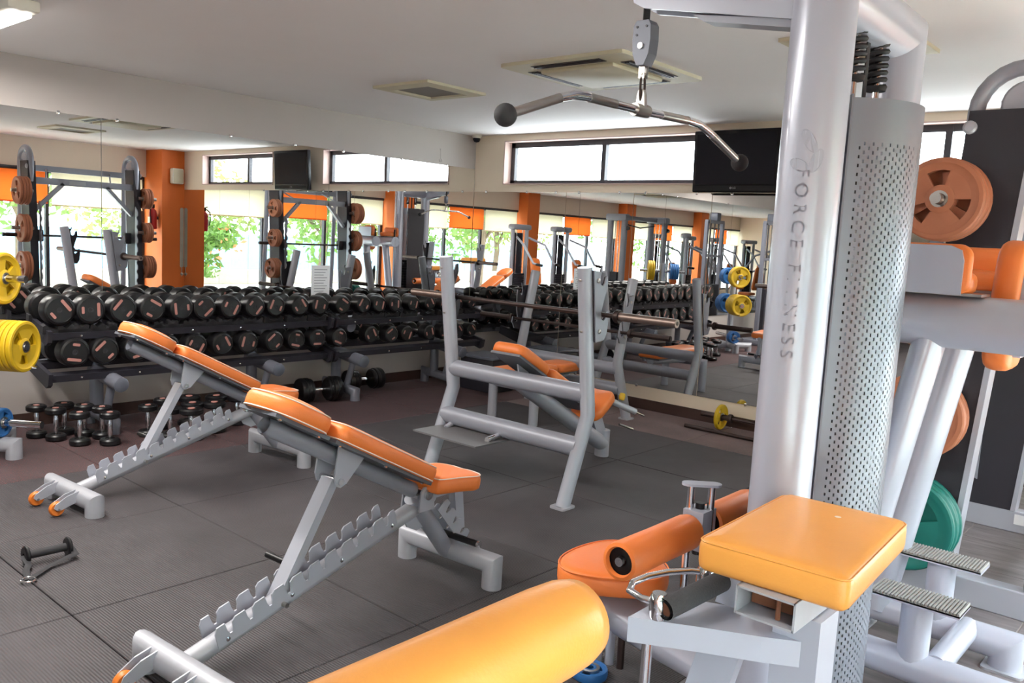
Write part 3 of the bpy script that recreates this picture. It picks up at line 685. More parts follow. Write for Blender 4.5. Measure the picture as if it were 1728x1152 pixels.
# ================================================================== ADJUSTABLE BENCHES
def ladder(mb, a, b, x, h, n, th=0.006):
    """notched plate along the line a->b (y,z pairs) standing up from it"""
    A = Vector((0, a[0], a[1])); B = Vector((0, b[0], b[1])); u = (B-A).normalized(); L = (B-A).length; w = Vector((0, -u.z, u.y))
    if w.z < 0: w = -w
    pts = [(0, 0), (0, h*.75), (0.012, h)]; st = (L-0.03)/n
    for k in range(n):
        s = 0.018 + st*k
        pts += [(s+st*.30, h), (s+st*.34, h*.62), (s+st*.42, h*.38), (s+st*.55, h*.38), (s+st*.62, h*.62), (s+st*.64, h*.86), (s+st*.82, h)]
    pts += [(L-0.004, h), (L, h*.7), (L, 0)]
    mb.prism([(A + u*p + w*q + Vector((x, 0, 0)))[:] for p, q in pts], (th, 0, 0))
def make_bench():
    cx = -2.71
    t = thing('adjustable_bench', '', 'bench', (cx, 2.0, 0), 'orange adjustable benches')
    # feet
    MB().sweep([(cx-.17, 1.345, 0), (cx-.17, 1.345, .075), (cx+.30, 1.345, .075), (cx+.30, 1.345, 0)], .052, .048, up=(0, 1, 0), seg=18).build('rear_foot', 'worn_silver', t)
    MB().sweep([(cx-.27, 2.76, 0), (cx-.27, 2.76, .115), (cx+.27, 2.76, .115), (cx+.27, 2.76, 0)], .048, .044, up=(0, 1, 0), seg=18).build('front_foot', 'worn_silver', t)
    # rail, front leg
    MB().sweep([(cx, 1.36, .055), (cx, 2.545, .378)], .037, .037, up=(1, 0, 0), seg=16).build('rail', 'worn_silver', t)
    MB().sweep([(cx, 2.50, .42), (cx, 2.745, .11)], .040, .042, up=(1, 0, 0), seg=16).build('front_leg', 'silver_grey', t)
    for x in (-0.052, 0.046):
        mb = MB(); ladder(mb, (1.49, .095), (2.36, .338), cx+x, .080, 10)
        o = mb.build('ladder_plate', 'silver', t, 0)
        for f in (0.04, .36, .64, .96):
            p = Vector((0, 1.49, .095)).lerp(Vector((0, 2.36, .338)), f)
            MB().lathe([(0, 0), (.009, 0), (.009, .004), (0, .007)], (cx + (0.052 if x > 0 else -0.052), p.y, p.z+.018), (1 if x > 0 else -1, 0, 0), seg=8).build('bolt', 'chrome', o)
    for x in (-0.048, 0.042):
        mb = MB(); ladder(mb, (2.62, .345), (2.80, .135), cx+x, .075, 3); mb.build('seat_ladder', 'silver', t, 0)
    # wheels
    for x in (-0.07, 0.17):
        br = MB()
        for q in (-0.022, 0.018): br.prism([(cx+x+q, 1.345+yy, zz) for yy, zz in ((-.03, .12), (-.09, .105), (-.150, .07), (-.160, .05), (-.145, .035), (-.12, .035), (-.03, .065))], (.005, 0, 0))
        b = br.build('wheel_bracket', 'silver', t, 0)
        MB().lathe([(0.012, -.013), (.034, -.015), (.038, -.010), (.040, 0), (.038, .010), (.034, .015), (.012, .013)], (cx+x, 1.345-.138, .0405), (1, 0, 0), seg=24).build('wheel', 'wheel_orange', b)
        MB().lathe([(0, -.026), (.007, -.026), (.007, .028), (0, .028)], (cx+x, 1.345-.138, .0405), (1, 0, 0), seg=10).build('axle', 'chrome', b)
    # back rest assembly
    u = Vector((0, -.8905, .455)); n = Vector((0, .455, .8905)); B = Vector((cx, 2.535, .575)); th = .072
    def bk(s, off=0.0): return B + u*s + n*off
    MB().sweep([bk(-.02, -th-.052), bk(.875, -th-.048)], .034, up=(1, 0, 0), seg=18, caps=False).sweep([bk(-.02, -th-.052), bk(.875, -th-.048)], .029, up=(1, 0, 0), seg=18, caps=False).build('back_tube', 'silver_grey', t)
    bd = MB()
    for s0, s1, w in ((0.01, .625, .24), (.65, .93, .22)): bd.box((0, 0, 0), (w, s1-s0, .014), frame_m(bk((s0+s1)/2, -th-.006), (1, 0, 0), n))
    bdo = bd.build('pad_board', 'pad_board', t, 0)
    for s in (.05, .30, .58, .70, .90):
        for x in (-.10, .10): MB().lathe([(0, 0), (.010, 0), (.010, .005), (0, .009)], (bk(s, -th-.013) + Vector((x, 0, 0)))[:], (-n)[:], seg=8).build('bolt', 'chrome', bdo)
    for s0, s1, w, cr in ((0.0, .63, .28, .010), (.638, .95, .28, .016)):
        M = frame_m(bk((s0+s1)/2, -th), (1, 0, 0), n)
        o = MB().pad(rrect(w, s1-s0, (.045 if s0 == 0 else .11)), th, .026, M, cr).build('back_pad', 'vinyl', t, 60)
        MB().sweep([(M @ Vector((x, y, th-.006)))[:] for x, y in rrect(w-.012, s1-s0-.012, (.045 if s0 == 0 else .11))], .0027, up=n[:], seg=6, closed=True).sweep([(M @ Vector((x, y, .006)))[:] for x, y in rrect(w-.004, s1-s0-.004, (.045 if s0 == 0 else .11))], .0027, up=n[:], seg=6, closed=True).build('piping', 'piping', o)
    # bracket and strut
    p = bk(.47, -th-.06); br = MB()
    for x in (-.062, .054): br.prism([(cx+x,) + tuple((p + u*a + n*b)[1:]) for a, b in ((-.075, .045), (.075, .045), (.035, -.075), (.012, -.10), (-.012, -.10), (-.035, -.075))], (.008, 0, 0))
    bo = br.build('strut_bracket', 'silver', t, 0)
    piv = p + n*(-.078)
    MB().lathe([(0, -.070), (.014, -.070), (.014, .070), (0, .070)], piv[:], (1, 0, 0), seg=14).build('pivot_pin', 'chrome', bo)
    low = Vector((cx, 1.765, .175))
    MB().sweep([piv[:], low[:]], .034, .018, up=(0, 1, 0), square=True).build('strut', 'silver', t, 0)
    MB().sweep([low + Vector((-.075, 0, 0)), low + Vector((.075, 0, 0))], .010, seg=10).build('strut_foot', 'steel', t)
    g = piv.lerp(low, .72)
    MB().sweep([g + Vector((-.15, 0, 0)), g + Vector((-.03, 0, 0))], .013, seg=12).build('strut_grip', 'rubber', t)
    # seat
    Ms = frame_m((cx, 2.69, .435), (1, 0, 0), (0, .10, 1))
    out = smooth_outline([(-.13, -.155), (-.10, -.165), (.10, -.165), (.13, -.155), (.135, 0), (.155, .08), (.13, .13), (.05, .15), (0, .135), (-.05, .15), (-.13, .13), (-.155, .08), (-.135, 0)], 2)
    o = MB().pad(out, .075, .026, Ms, .008).build('seat_pad', 'vinyl', t, 60)
    MB().sweep([(Ms @ Vector((x*.975, y*.975, .069)))[:] for x, y in out], .0027, seg=6, closed=True).build('piping', 'piping', o)
    MB().sweep([(cx, 2.50, .415), (cx, 2.83, .42)], .03, .018, square=True).build('seat_beam', 'silver', t, 0)
    MB().sweep([(cx, 2.79, .42), (cx, 2.82, .20)], .028, .02, up=(1, 0, 0), square=True).build('seat_post', 'silver', t, 0)
    pk = MB()
    for x in (-.058, .05): pk.prism([(cx+x, 2.535+a, .435+b) for a, b in ((-.05, -.07), (.05, -.07), (.04, .02), (.022, .04), (-.022, .04), (-.04, .02))], (.008, 0, 0))
    po = pk.build('pivot_bracket', 'silver', t, 0)
    MB().lathe([(0, -.07), (.024, -.07), (.024, .07), (0, .07)], (cx, 2.535, .44), (1, 0, 0), seg=18).build('pivot_pin', 'chrome', po)
    MB().prism([(cx-.004, 2.53+a, .30+b) for a, b in ((-.10, .06), (-.06, -.01), (0, -.04), (.06, -.03), (.10, .02), (.02, .10))], (.008, 0, 0)).build('gusset', 'silver', t, 0)
    MB().sweep([(cx-.19, 2.745, .19), (cx+.19, 2.745, .19)], .016, seg=14).build('foot_peg', 'rubber', t)
    for s in (-1, 1): MB().lathe([(0, 0), (.016, 0), (.016, .012), (0, .014)], (cx+s*.19, 2.745, .19), (s, 0, 0), seg=14).build('peg_cap', 'chrome', t)
    return t
bench_a = make_bench(); bench_a['label'] = 'orange adjustable bench in the middle foreground, backrest raised, nearest the camera'
bench_a.rotation_euler.z = .065; bench_a.location.x = -2.69; bench_b = dup(bench_a); bench_b.location = (-4.86, 2.49, 0); bench_b['label'] = 'orange adjustable bench in front of the dumbbell rack, backrest raised, farther left'

# ================================================================== PRESS BENCHES AND BARBELLS
def upright(t, x, prof, side, hooks, zc, out=1):
    """oval upright along (y,z) profile with a grey hook plate whose hooks open towards side*y"""
    o = MB().sweep([(x, y, z) for y, z in prof], .050, .042, up=(1, 0, 0), seg=18).build('upright', 'silver', t)
    y0, z0 = prof[0]
    MB().prism([(x+a, y0+b, 0) for a, b in rrect(.11, .13, .02, 2)], (0, 0, .012)).build('foot_plate', 'worn_silver', o, 0)
    (ya, za), (yb, zb) = prof[-2], prof[-1]
    def yl(z): return ya + (yb-ya)*(z-za)/(zb-za)
    zt, zl = zc + .28, zc - .15
    pts = []
    a0 = .02*side
    pts += [(yl(zl)+a0, zl), (yl(zl)+side*.10, zl+.01), (yl(zc-.08)+side*.135, zc-.10)]
    for hz in hooks:
        yy = yl(hz)
        pts += [(yy+side*.155, hz-.02), (yy+side*.150, hz+.035), (yy+side*.135, hz+.03), (yy+side*.125, hz-.005), (yy+side*.105, hz-.022), (yy+side*.082, hz-.012), (yy+side*.075, hz+.03), (yy+side*.095, hz+.10)]
    pts += [(yl(zt)+side*.10, zt-.01), (yl(zt)+a0, zt)]
    for dx, m, nm in ((.040 if out > 0 else -.048, 'panel_black', 'hook_liner'), (.049 if out > 0 else -.057, 'silver_grey', 'hook_plate')):
        p = MB().prism([(x+dx, y, z) for y, z in pts], (.008, 0, 0)).build(nm, m, t, 0)
    for zz in (zc-.085, zc+.22): MB().lathe([(0, 0), (.014, 0), (.014, .006), (0, .012)], (x+out*.057, yl(zz)+side*.055, zz), (out, 0, 0), seg=12).lathe([(0, 0), (.012, 0), (.012, .006), (0, .01)], (x, yl(zz)-side*.042, zz), (0, -side, 0), seg=12).build('bolt', 'steel', p)
    return o
# incline press
icx = -3.565; t = thing('incline_press_bench', 'silver incline press bench with a spotter platform, holding a bare barbell', 'bench', (icx, 4.4, 0))
PROF = [(3.955, 0), (4.155, .54), (4.03, 1.445)]
for x in (-4.15, -2.98): upright(t, x, PROF, 1, (1.15, 1.36), 1.15, 1 if x > icx else -1)
MB().sweep([(-4.15, 4.14, .675), (-2.98, 4.14, .675)], .052, .058, seg=20).build('crossbar', 'silver_grey', t)
MB().sweep([(-4.15, 4.085, .35), (-2.98, 4.085, .35)], .055, .062, seg=20).build('crossbar', 'silver_grey', t)
MB().prism([(-4.13, 3.77, .275), (-3.55, 3.77, .275), (-3.55, 4.11, .275), (-4.13, 4.11, .275)], (0, 0, .010)).build('platform', 'platform_grey', t, 0)
MB().sweep([(-3.60, 4.09, .315), (-3.60, 3.93, .295)], .020, seg=12).build('platform_bracket', 'chrome', t)
MB().sweep([(-4.05, 4.09, .315), (-4.05, 4.0, .28)], .020, seg=12).build('platform_bracket', 'silver', t)
MB().sweep([(icx, 4.17, .66), (icx, 5.16, .10), ], .055, .065, up=(1, 0, 0), seg=18).build('beam', 'silver', t)
MB().sweep([(icx, 5.18, 0), (icx, 5.18, .20)], .06, .05).build('rear_foot', 'silver', t)
u = Vector((0, -.872, .49)); n = Vector((0, .49, .872)); B = Vector((icx, 4.90, .455))
for s0, s1 in ((0, .60), (.61, .98)):
    M = frame_m(B + u*(s0+s1)/2 - n*.07, (1, 0, 0), n)
    o = MB().pad(rrect(.29, s1-s0, .05 if s0 == 0 else .08), .07, .026, M, .012).build('back_pad', 'vinyl', t, 60)
    MB().box((0, 0, -.008), (.25, s1-s0-.04, .016), M).build('pad_board', 'pad_board', o, 0)
MB().prism([(icx-.006, 4.20+a, .80+b) for a, b in ((-.06, .02), (.08, -.06), (.0, -.20))], (.012, 0, 0)).build('gusset', 'silver', t, 0)
Ms = frame_m((icx, 5.05, .375), (1, 0, 0), (0, -.62, 1))
MB().pad(smooth_outline([(-.13, -.16), (.13, -.16), (.13, .05), (.11, .15), (0, .14), (-.11, .15), (-.13, .05)], 2), .085, .03, Ms, .01).build('seat_pad', 'vinyl', t, 60)
MB().sweep([(icx, 5.02, .37), (icx, 5.16, .12)], .05, .03, up=(1, 0, 0), square=True).build('seat_post', 'silver', t, 0)
MB().sweep([(icx+.05, 5.20, .42), (icx+.16, 5.36, .34)], .024, seg=12).build('adjuster_sleeve', 'silver', t)
MB().sweep([(icx+.15, 5.35, .345), (icx+.20, 5.42, .31)], .007, seg=8).sweep([(icx+.1, 5.24, .25), (icx+.16, 5.34, .21)], .009, seg=8).build('adjuster_pin', 'chrome', t)
MB().lathe([(0, -.03), (.02, -.025), (.025, 0), (.02, .025), (0, .03)], (icx+.09, 5.27, .455), (0, .3, 1), seg=14).build('adjuster_knob', 'plate_yellow', t)
# flat press near the back mirror, facing the other way
fcx = -4.77; t = thing('flat_press_bench', 'silver flat press bench close to the back mirror, its bar on low hooks', 'bench', (fcx, 6.1, 0))
PROF2 = [(6.46, 0), (6.255, .53), (6.42, 1.28)]
for x in (-5.34, -4.20): upright(t, x, PROF2, -1, (.80, 1.06), .86, 1 if x > fcx else -1)
MB().sweep([(-5.34, 6.27, .48), (-4.20, 6.27, .48)], .05, .055, seg=20).build('crossbar', 'silver_grey', t)
MB().sweep([(-5.34, 6.33, .29), (-4.20, 6.33, .29)], .05, .055, seg=20).build('crossbar', 'silver_grey', t)
MB().sweep([(fcx, 6.25, .36), (fcx, 5.50, .33)], .035, .045, up=(1, 0, 0), seg=16).build('beam', 'silver', t)
MB().sweep([(fcx-.24, 5.52, 0), (fcx-.24, 5.52, .32), (fcx+.24, 5.52, .32), (fcx+.24, 5.52, 0)], .042, up=(0, 1, 0)).build('rear_foot', 'silver', t)
for y0, y1 in ((5.32, 5.98), (5.985, 6.30)):
    o = MB().pad(rrect(.30, y1-y0, .06), .075, .028, Matrix.Translation((fcx, (y0+y1)/2, .40)), .012).build('bench_pad', 'vinyl', t, 60)
    MB().box((fcx, (y0+y1)/2, .39), (.24, y1-y0-.06, .02)).build('pad_board', 'pad_board', o, 0)

def barbell(label, x0, x1, y, z, dark=False, sleeve=.42, r=.0145):
    t = thing('barbell', label, 'barbell', ((x0+x1)/2, y, z))
    MB().sweep([(x0+sleeve-.03, y, z), (x1-sleeve+.03, y, z)], r, seg=12).build('shaft', 'bar_dark', t)
    for a, b in ((x0, x0+sleeve), (x1, x1-sleeve)):
        d = 1 if b > a else -1
        s = MB().sweep([(a, y, z), (b, y, z)], .0255, seg=18).build('sleeve', 'bar_dark' if dark else 'bar_steel', t)
        MB().lathe([(0, 0), (.038, 0), (.040, .006), (.040, .026), (.034, .034), (0, .034)], (b-d*.034, y, z), (d, 0, 0), seg=20).build('collar', 'bar_dark', s)
        MB().lathe([(0, 0), (.012, 0), (.012, .002), (0, .002)], (a, y, z), (-d, 0, 0), seg=12).build('end_bolt', 'bar_dark', s)
    return t
barbell('bare long barbell resting on the lower hooks of the incline press bench', -4.63, -2.42, 4.175, 1.165)
barbell('bare dark barbell resting on the low hooks of the flat press bench', -5.86, -3.66, 6.225, .815, True)
# bars on the floor by the back wall
t = barbell('short barbell with small yellow plates lying on the floor below the back mirror', -3.62, -2.10, 6.80, .115, True, .30, .013)
for x in (-3.43, -2.32): plate((x, 6.80, .115), .113, .03, 'plate_yellow', 'small yellow plate on the floor barbell, ' + ('end by the flat press bench' if x < -3 else 'end hidden behind the white column'), 'yellow plates on the floor barbell', 'x', .5)
t = thing('loose_bar', 'plain dark steel bar lying on the brown mat below the back mirror', 'bar', (-2.9, 6.62, .016))
MB().sweep([(-3.62, 6.62, .0165), (-2.2, 6.60, .0165)], .016, seg=12).build('shaft', 'bar_dark', t)
MB().sweep([(-3.68, 6.62, .0175), (-3.40, 6.616, .0175)], .0175, seg=12).build('sleeve', 'bar_dark', t)

# ================================================================== PLATE TREE AT THE LEFT EDGE
px, py = -6.14, 1.765
PA = math.radians(38); PD = Vector((math.cos(PA), math.sin(PA), 0)); PN = Vector((-math.sin(PA), math.cos(PA), 0)); PC = Vector((px, py, 0))
def pt(a, z, b=0.0): return (PC + PD*a + PN*b + Vector((0, 0, z)))[:]
t = thing('plate_tree', 'grey plate tree with yellow and blue plates at the left edge of the picture', 'plate rack', (px, py, 0))
MB().sweep([pt(0, 0), pt(0, 1.30)], .045, .05, up=(0, 1, 0)).build('post', 'silver', t)
MB().sweep([pt(-.30, 0), pt(-.30, .09), pt(.27, .09), pt(.27, 0)], .05, up=PN[:]).build('base_tube', 'worn_silver', t)
MB().sweep([pt(0, 0, -.34), pt(0, .09, -.34), pt(0, .09, .34), pt(0, 0, .34)], .05, up=PD[:]).build('base_tube', 'worn_silver', t)
for z, L in ((1.17, .37), (.74, .37), (.235, .46)):
    for s in (1, -1): MB().sweep([pt(s*.04, z), pt(s*L, z)], .024, seg=16).build('peg', 'chrome', t)
MB().sweep([pt(.05, .60, .05), pt(.40, .60, .05)], .008, seg=8).build('rod', 'chrome', t)
def stackplates(z, R, n, m, a0, th, where, d=1):
    nm = {'plate_yellow': 'yellow', 'plate_blue': 'blue'}[m]
    for k in range(n):
        plate(pt(a0 + d*k*(th+.002), z), R, th, m, '%s plate on the %s peg of the plate tree, %s' % (nm, where, 'outermost' if k == n-1 else ('%s from the post' % ORD[k])), '%s plates on the %s peg' % (nm, where), PD*d, 0.9 + .35*k)
stackplates(1.17, .165, 3, 'plate_yellow', .15, .034, 'top near')
stackplates(.74, .165, 7, 'plate_yellow', .13, .034, 'middle near')
stackplates(.235, .095, 3, 'plate_blue', .12, .034, 'bottom near')
stackplates(1.17, .13, 4, 'plate_blue', -.14, .034, 'top far', -1)
stackplates(.74, .15, 5, 'plate_blue', -.14, .034, 'middle far', -1)

# ================================================================== CABLE HANDLE ON THE MAT
hx, hy = -4.05, 1.45
t = thing('cable_stirrup', 'black cable handle with strap and chrome ring on the mat', 'handle', (hx, hy, 0))
gdir = Vector((.02, 1, 0)).normalized(); gc = Vector((hx, hy, .046))
MB().sweep([gc - gdir*.085, gc + gdir*.085], .019, seg=14).build('grip', 'rubber_matte', t)
for s in (-1, 1): MB().lathe([(.012, -.010), (.038, -.010), (.045, -.004), (.045, .004), (.038, .010), (.012, .010), (.012, -.010)], (gc + gdir*.09*s)[:], gdir[:], seg=24).build('end_disc', 'rubber', t)
ring = Vector((hx+.20, hy-.15, .012))
for s in (-1, 1):
    e = gc + gdir*.10*s
    MB().sweep([e[:], (e + Vector((.06, 0, -.02)))[:], ((e + ring)/2 + Vector((0, 0, -.015)))[:], ring[:]], .014, .003, seg=8).build('strap', 'rubber_matte', t)
MB().sweep([(ring + Vector((.028*math.cos(a), .028*math.sin(a), 0)))[:] for a in [2*PI*k/16 for k in range(16)]], .005, seg=8, closed=True).build('ring', 'chrome', t)

# ================================================================== LAT PULLDOWN TOWER
t = thing('lat_pulldown_tower', 'tall silver lat pulldown tower with perforated guard, orange seat and thigh rollers', 'gym machine', (-1.05, 2.6, 0))
col = MB().sweep([(-1.0, 2.40, 0), (-1.0, 2.40, 2.62)], .088, up=(0, 1, 0), seg=40).build('front_column', 'white_paint', t)
def on_column(vs, z0, face, r=.0885):
    """wrap flat (u down the column, v across) shapes round the front column, centred on direction face"""
    out = []
    for v in vs:
        a = face + v[1]/r; out.append((-1.0 + r*math.cos(a), 2.40 + r*math.sin(a), z0 - v[0]))
    return out
face = math.atan2(-2.40, 1.0) - 0.22
vs, fs = text_mesh('F O R C E   F I T N E S S', .052, .0005)
MB().add(on_column([(v.x, v.y) for v in vs], 1.565, face), fs).build('letter', 'text_grey', col, 0)
lg = MB()
for (c, ang, L) in (((-.035, .012), .55, .075), ((.018, .034), -0.35, .07), ((.030, -.012), 1.15, .06)):
    el = [(L/2*math.cos(a)*math.cos(ang) - .016*math.sin(a)*math.sin(ang) + c[0], L/2*math.cos(a)*math.sin(ang) + .016*math.sin(a)*math.cos(ang) + c[1]) for a in [2*PI*k/20 for k in range(20)]]
    lg.add(on_column(el, 1.87, face), [list(range(20))])
lg.build('emblem', 'text_grey', col, 0, False)
MB().sweep([(-1.02, 3.09, 0), (-1.02, 3.09, 2.345), (-1.0, 2.40, 2.345)], .088, up=(1, 0, 0), seg=36).build('rear_column', 'white_paint', t)
MB().rbox((-.985, 2.72, 2.47), (.07, .10, .10), .01).box((-.985, 2.72, 2.44), (.16, .14, .02)).build('top_pulley_block', 'housing', t)
# lat arm: boxed beam rising outwards with rounded nose
arm = MB()
pf = [(-1.0, 2.235), (-1.0, 2.44), (-1.58, 2.51), (-1.615, 2.48), (-1.625, 2.42), (-1.61, 2.365), (-1.57, 2.343)]
arm.prism([(x, 2.35, z) for x, z in pf], (0, .012, 0)).prism([(x, 2.438, z) for x, z in pf], (0, .012, 0))
arm.prism([(-1.0, 2.36, 2.42), (-1.58, 2.36, 2.51), (-1.58, 2.44, 2.51), (-1.0, 2.44, 2.42)], (0, 0, .012))
ao = arm.build('arm', 'white_paint', t, 0)
MB().prism([(-1.0, 2.365, 2.215), (-1.36, 2.365, 2.28), (-1.40, 2.365, 2.305), (-1.0, 2.365, 2.24)], (0, .07, 0)).build('arm_flange', 'silver_grey', ao, 0)
MB().lathe([(0, -.02), (.045, -.02), (.05, -.012), (.042, 0), (.05, .012), (.045, .02), (0, .02)], (-1.545, 2.40, 2.43), (0, 1, 0), seg=24).build('pulley', 'rubber', ao)
MB().box((-1.59, 2.40, 2.37), (.004, .035, .14)).build('belt', 'rubber_matte', t, 0)
hb = MB().prism([(-1.59+a, 2.378, 2.18+b) for a, b in ((-.032, .12), (-.022, .135), (.022, .135), (.032, .12), (.034, .075), (.030, .03), (.014, -.005), (-.014, -.005), (-.030, .03), (-.034, .075))], (0, .05, 0)).build('belt_clamp', 'housing', t, 0)
for a, b in ((-.018, .115), (.018, .115), (-.018, .09)): MB().lathe([(0, 0), (.004, 0), (.004, .003), (0, .003)], (-1.59+a, 2.378, 2.18+b), (0, -1, 0), seg=8).build('screw', 'frame_dark', hb)
MB().lathe([(0, 0), (.010, 0), (.010, .006), (0, .006)], (-1.59, 2.378, 2.235), (0, -1, 0), seg=12).build('screw', 'steel', hb)
MB().box((-1.59, 2.394, 2.158), (.022, .004, .045)).box((-1.59, 2.414, 2.158), (.022, .004, .045)).sweep([(-1.59, 2.388, 2.15), (-1.59, 2.42, 2.15)], .005, seg=8).build('clevis', 'steel', t, 0)
lk = [(-1.59, 2.404 + .013*math.cos(a) + (0.0), 2.107 + .045*math.sin(a)) for a in [2*PI*k/20 for k in range(20)]]
MB().sweep(lk, .0042, up=(1, 0, 0), seg=8, closed=True).build('snap_link', 'bar_dark', t)
# guide rods, springs, belt and weight stack behind the guard
for y in (2.66, 2.86): MB().sweep([(-1.0, y, .10), (-1.0, y, 2.30)], .011, seg=12).build('guide_rod', 'chrome', t)
for y in (2.66, 2.86):
    sp = [(-1.0 + .026*math.cos(a), y + .026*math.sin(a), 2.14 + .13*a/(2*PI*6)) for a in [2*PI*k/10 for k in range(61)]]
    MB().sweep(sp, .008, seg=6).lathe([(.012, 2.125), (.030, 2.125), (.034, 2.14), (.012, 2.14)], (-1.0, y, 0), seg=16).build('buffer_spring', 'rubber_matte', t)
MB().box((-1.0, 2.76, 1.68), (.003, .028, 1.34)).build('stack_belt', 'rubber_matte', t, 0)
first = None
for k in range(18):
    if first is None: first = MB().rbox((-1.0, 2.76, .17), (.11, .36, .046), .004, seg=1).build('stack_plate', 'panel_black', t, 0); o = first
    else: o = share(first.data, 'stack_plate', t)
    o.location = (0, 0, .05*k)
# perforated guard: real slots punched in a curved sheet
def guard(t, c, r, a0, a1, z0, z1, nc, pitch):
    mb = MB(); A0, A1 = math.radians(a0), math.radians(a1)
    def P(a, z, rr=r): return (c[0] + rr*math.cos(a), c[1] + rr*math.sin(a), z)
    da = (A1-A0)/nc; fv = []; ff = []
    def quad(p):
        o = len(fv); fv.extend(p); ff.append((o, o+1, o+2, o+3))
    # plain borders
    mg = 0.10
    n = nc
    for k in range(n):
        a, b = A0 + (A1-A0)*k/n, A0 + (A1-A0)*(k+1)/n
        quad([P(a, z1-mg), P(b, z1-mg), P(b, z1), P(a, z1)]); quad([P(a, z0), P(b, z0), P(b, z0+mg), P(a, z0+mg)])
    rows = int((z1-z0-2*mg)/pitch); hgt = (z1-z0-2*mg)
    for i in range(nc):
        a, b = A0+da*i, A0+da*(i+1)
        if i < 3 or i == nc-1: quad([P(a, z0+mg), P(b, z0+mg), P(b, z1-mg), P(a, z1-mg)]); continue
        off = pitch/2 if i % 2 else 0.0; zb = z0+mg; zt = z1-mg; s, e = a+da*.31, b-da*.31
        zs = zb + off
        quad([P(a, zb), P(s, zb), P(s, zt), P(a, zt)]); quad([P(e, zb), P(b, zb), P(b, zt), P(e, zt)])
        if off: quad([P(s, zb), P(e, zb), P(e, zs), P(s, zs)])
        k = 0
        while zs + pitch <= zt + 1e-6:
            quad([P(s, zs+pitch*.37), P(e, zs+pitch*.37), P(e, zs+pitch), P(s, zs+pitch)]); zs += pitch
        if zs < zt - 1e-4: quad([P(s, zs), P(e, zs), P(e, zt), P(s, zt)])
    mb.add(fv, ff); mb.add([(c[0] + (p[0]-c[0])*(r-.002)/r, c[1] + (p[1]-c[1])*(r-.002)/r, p[2]) for p in fv], [q[::-1] for q in ff])
    o = mb.build('perforated_guard', 'guard_sheet', t, 0, False, False); o.data.polygons.foreach_set('use_smooth', [True]*len(o.data.polygons))
    me = o.data; cl = t.location
    me.normals_split_custom_set_from_vertices([Vector((v.co.x + cl.x - c[0], v.co.y + cl.y - c[1], 0)).normalized() * (1 if (v.co.x + cl.x - c[0])**2 + (v.co.y + cl.y - c[1])**2 > (r-.001)**2 else -1) for v in me.vertices])
    return o
mat('guard_sheet', srgb(132, 136, 148), 0.38, metal=0.3, noise=0.03, nscale=4)
g = guard(t, (-1.06, 2.75), .24, -66, 75, .06, 2.055, 44, .0255)
MB().prism([(-.966, 2.534, .06), (-.93, 2.48, .06), (-.926, 2.484, .06), (-.962, 2.538, .06)], (0, 0, 1.995)).build('guard_flange', 'rack_grey', t, 0)
MB().box((-1.16, 2.77, 1.05), (.012, .40, 1.98)).build('slot_dark_sheet', 'panel_black', t, 0)  # black sheet added behind the guard so its slots look dark
# base and seat
MB().sweep([(-.55, 2.40, 0), (-.55, 2.40, .09), (-1.12, 2.40, .09)], .06, .06, up=(0, 1, 0)).sweep([(-1.02, 3.09, .08), (-1.0, 2.40, .08)], .05).build('base_tube', 'white_paint', t)
hull = MB()
prev = [(-1.0, .22, .055), (-1.15, .24, .07), (-1.35, .30, .10), (-1.52, .345, .115), (-1.66, .385, .095), (-1.76, .415, .05)]
hv = []; hf = []; sg = 20
for (x, z, r) in prev:
    for k in range(sg): a = 2*PI*k/sg; hv.append((x, 2.43 + r*1.0*math.cos(a), z + r*.95*math.sin(a)*(1.0 if math.sin(a) < 0 else .35)))
for i in range(len(prev)-1):
    for k in range(sg): hf.append((i*sg+k, i*sg+(k+1) % sg, (i+1)*sg+(k+1) % sg, (i+1)*sg+k))
hf.append(list(range(sg))); hf.append([(len(prev)-1)*sg+k for k in range(sg)])
hull.add(hv, hf).build('seat_beam', 'white_paint', t, 50)
out = smooth_outline([(-1.765, 2.43), (-1.74, 2.29), (-1.66, 2.22), (-1.56, 2.245), (-1.41, 2.36), (-1.385, 2.43), (-1.41, 2.53), (-1.56, 2.625), (-1.66, 2.65), (-1.74, 2.58)][::-1], 2)
o = MB().pad([(x, y) for x, y in out][::-1], .075, .024, Matrix.Translation((0, 0, .415)), .008).build('seat_pad', 'vinyl', t, 60)
MB().sweep([(x*.985-.023, y*.985+.036, .484) for x, y in out], .003, seg=6, closed=True).build('seam', 'vinyl', o)
for x, y, w in ((-1.735, 2.575, .026), (-1.69, 2.60, .018)): MB().sweep([(x, y, .36), (x, y, 0)], w, .018, up=(0, 1, 0)).build('leg', 'white_paint', t)
MB().sweep([(-1.59, 2.52, .27), (-1.59, 2.52, .05)], .014, seg=12).build('adjuster_rod', 'bar_dark', t)
MB().lathe([(0, 0), (.03, 0), (.03, .03), (.02, .04), (0, .04)], (-1.59, 2.52, .24), (0, 0, 1), seg=16).build('rod_socket', 'white_paint', t)
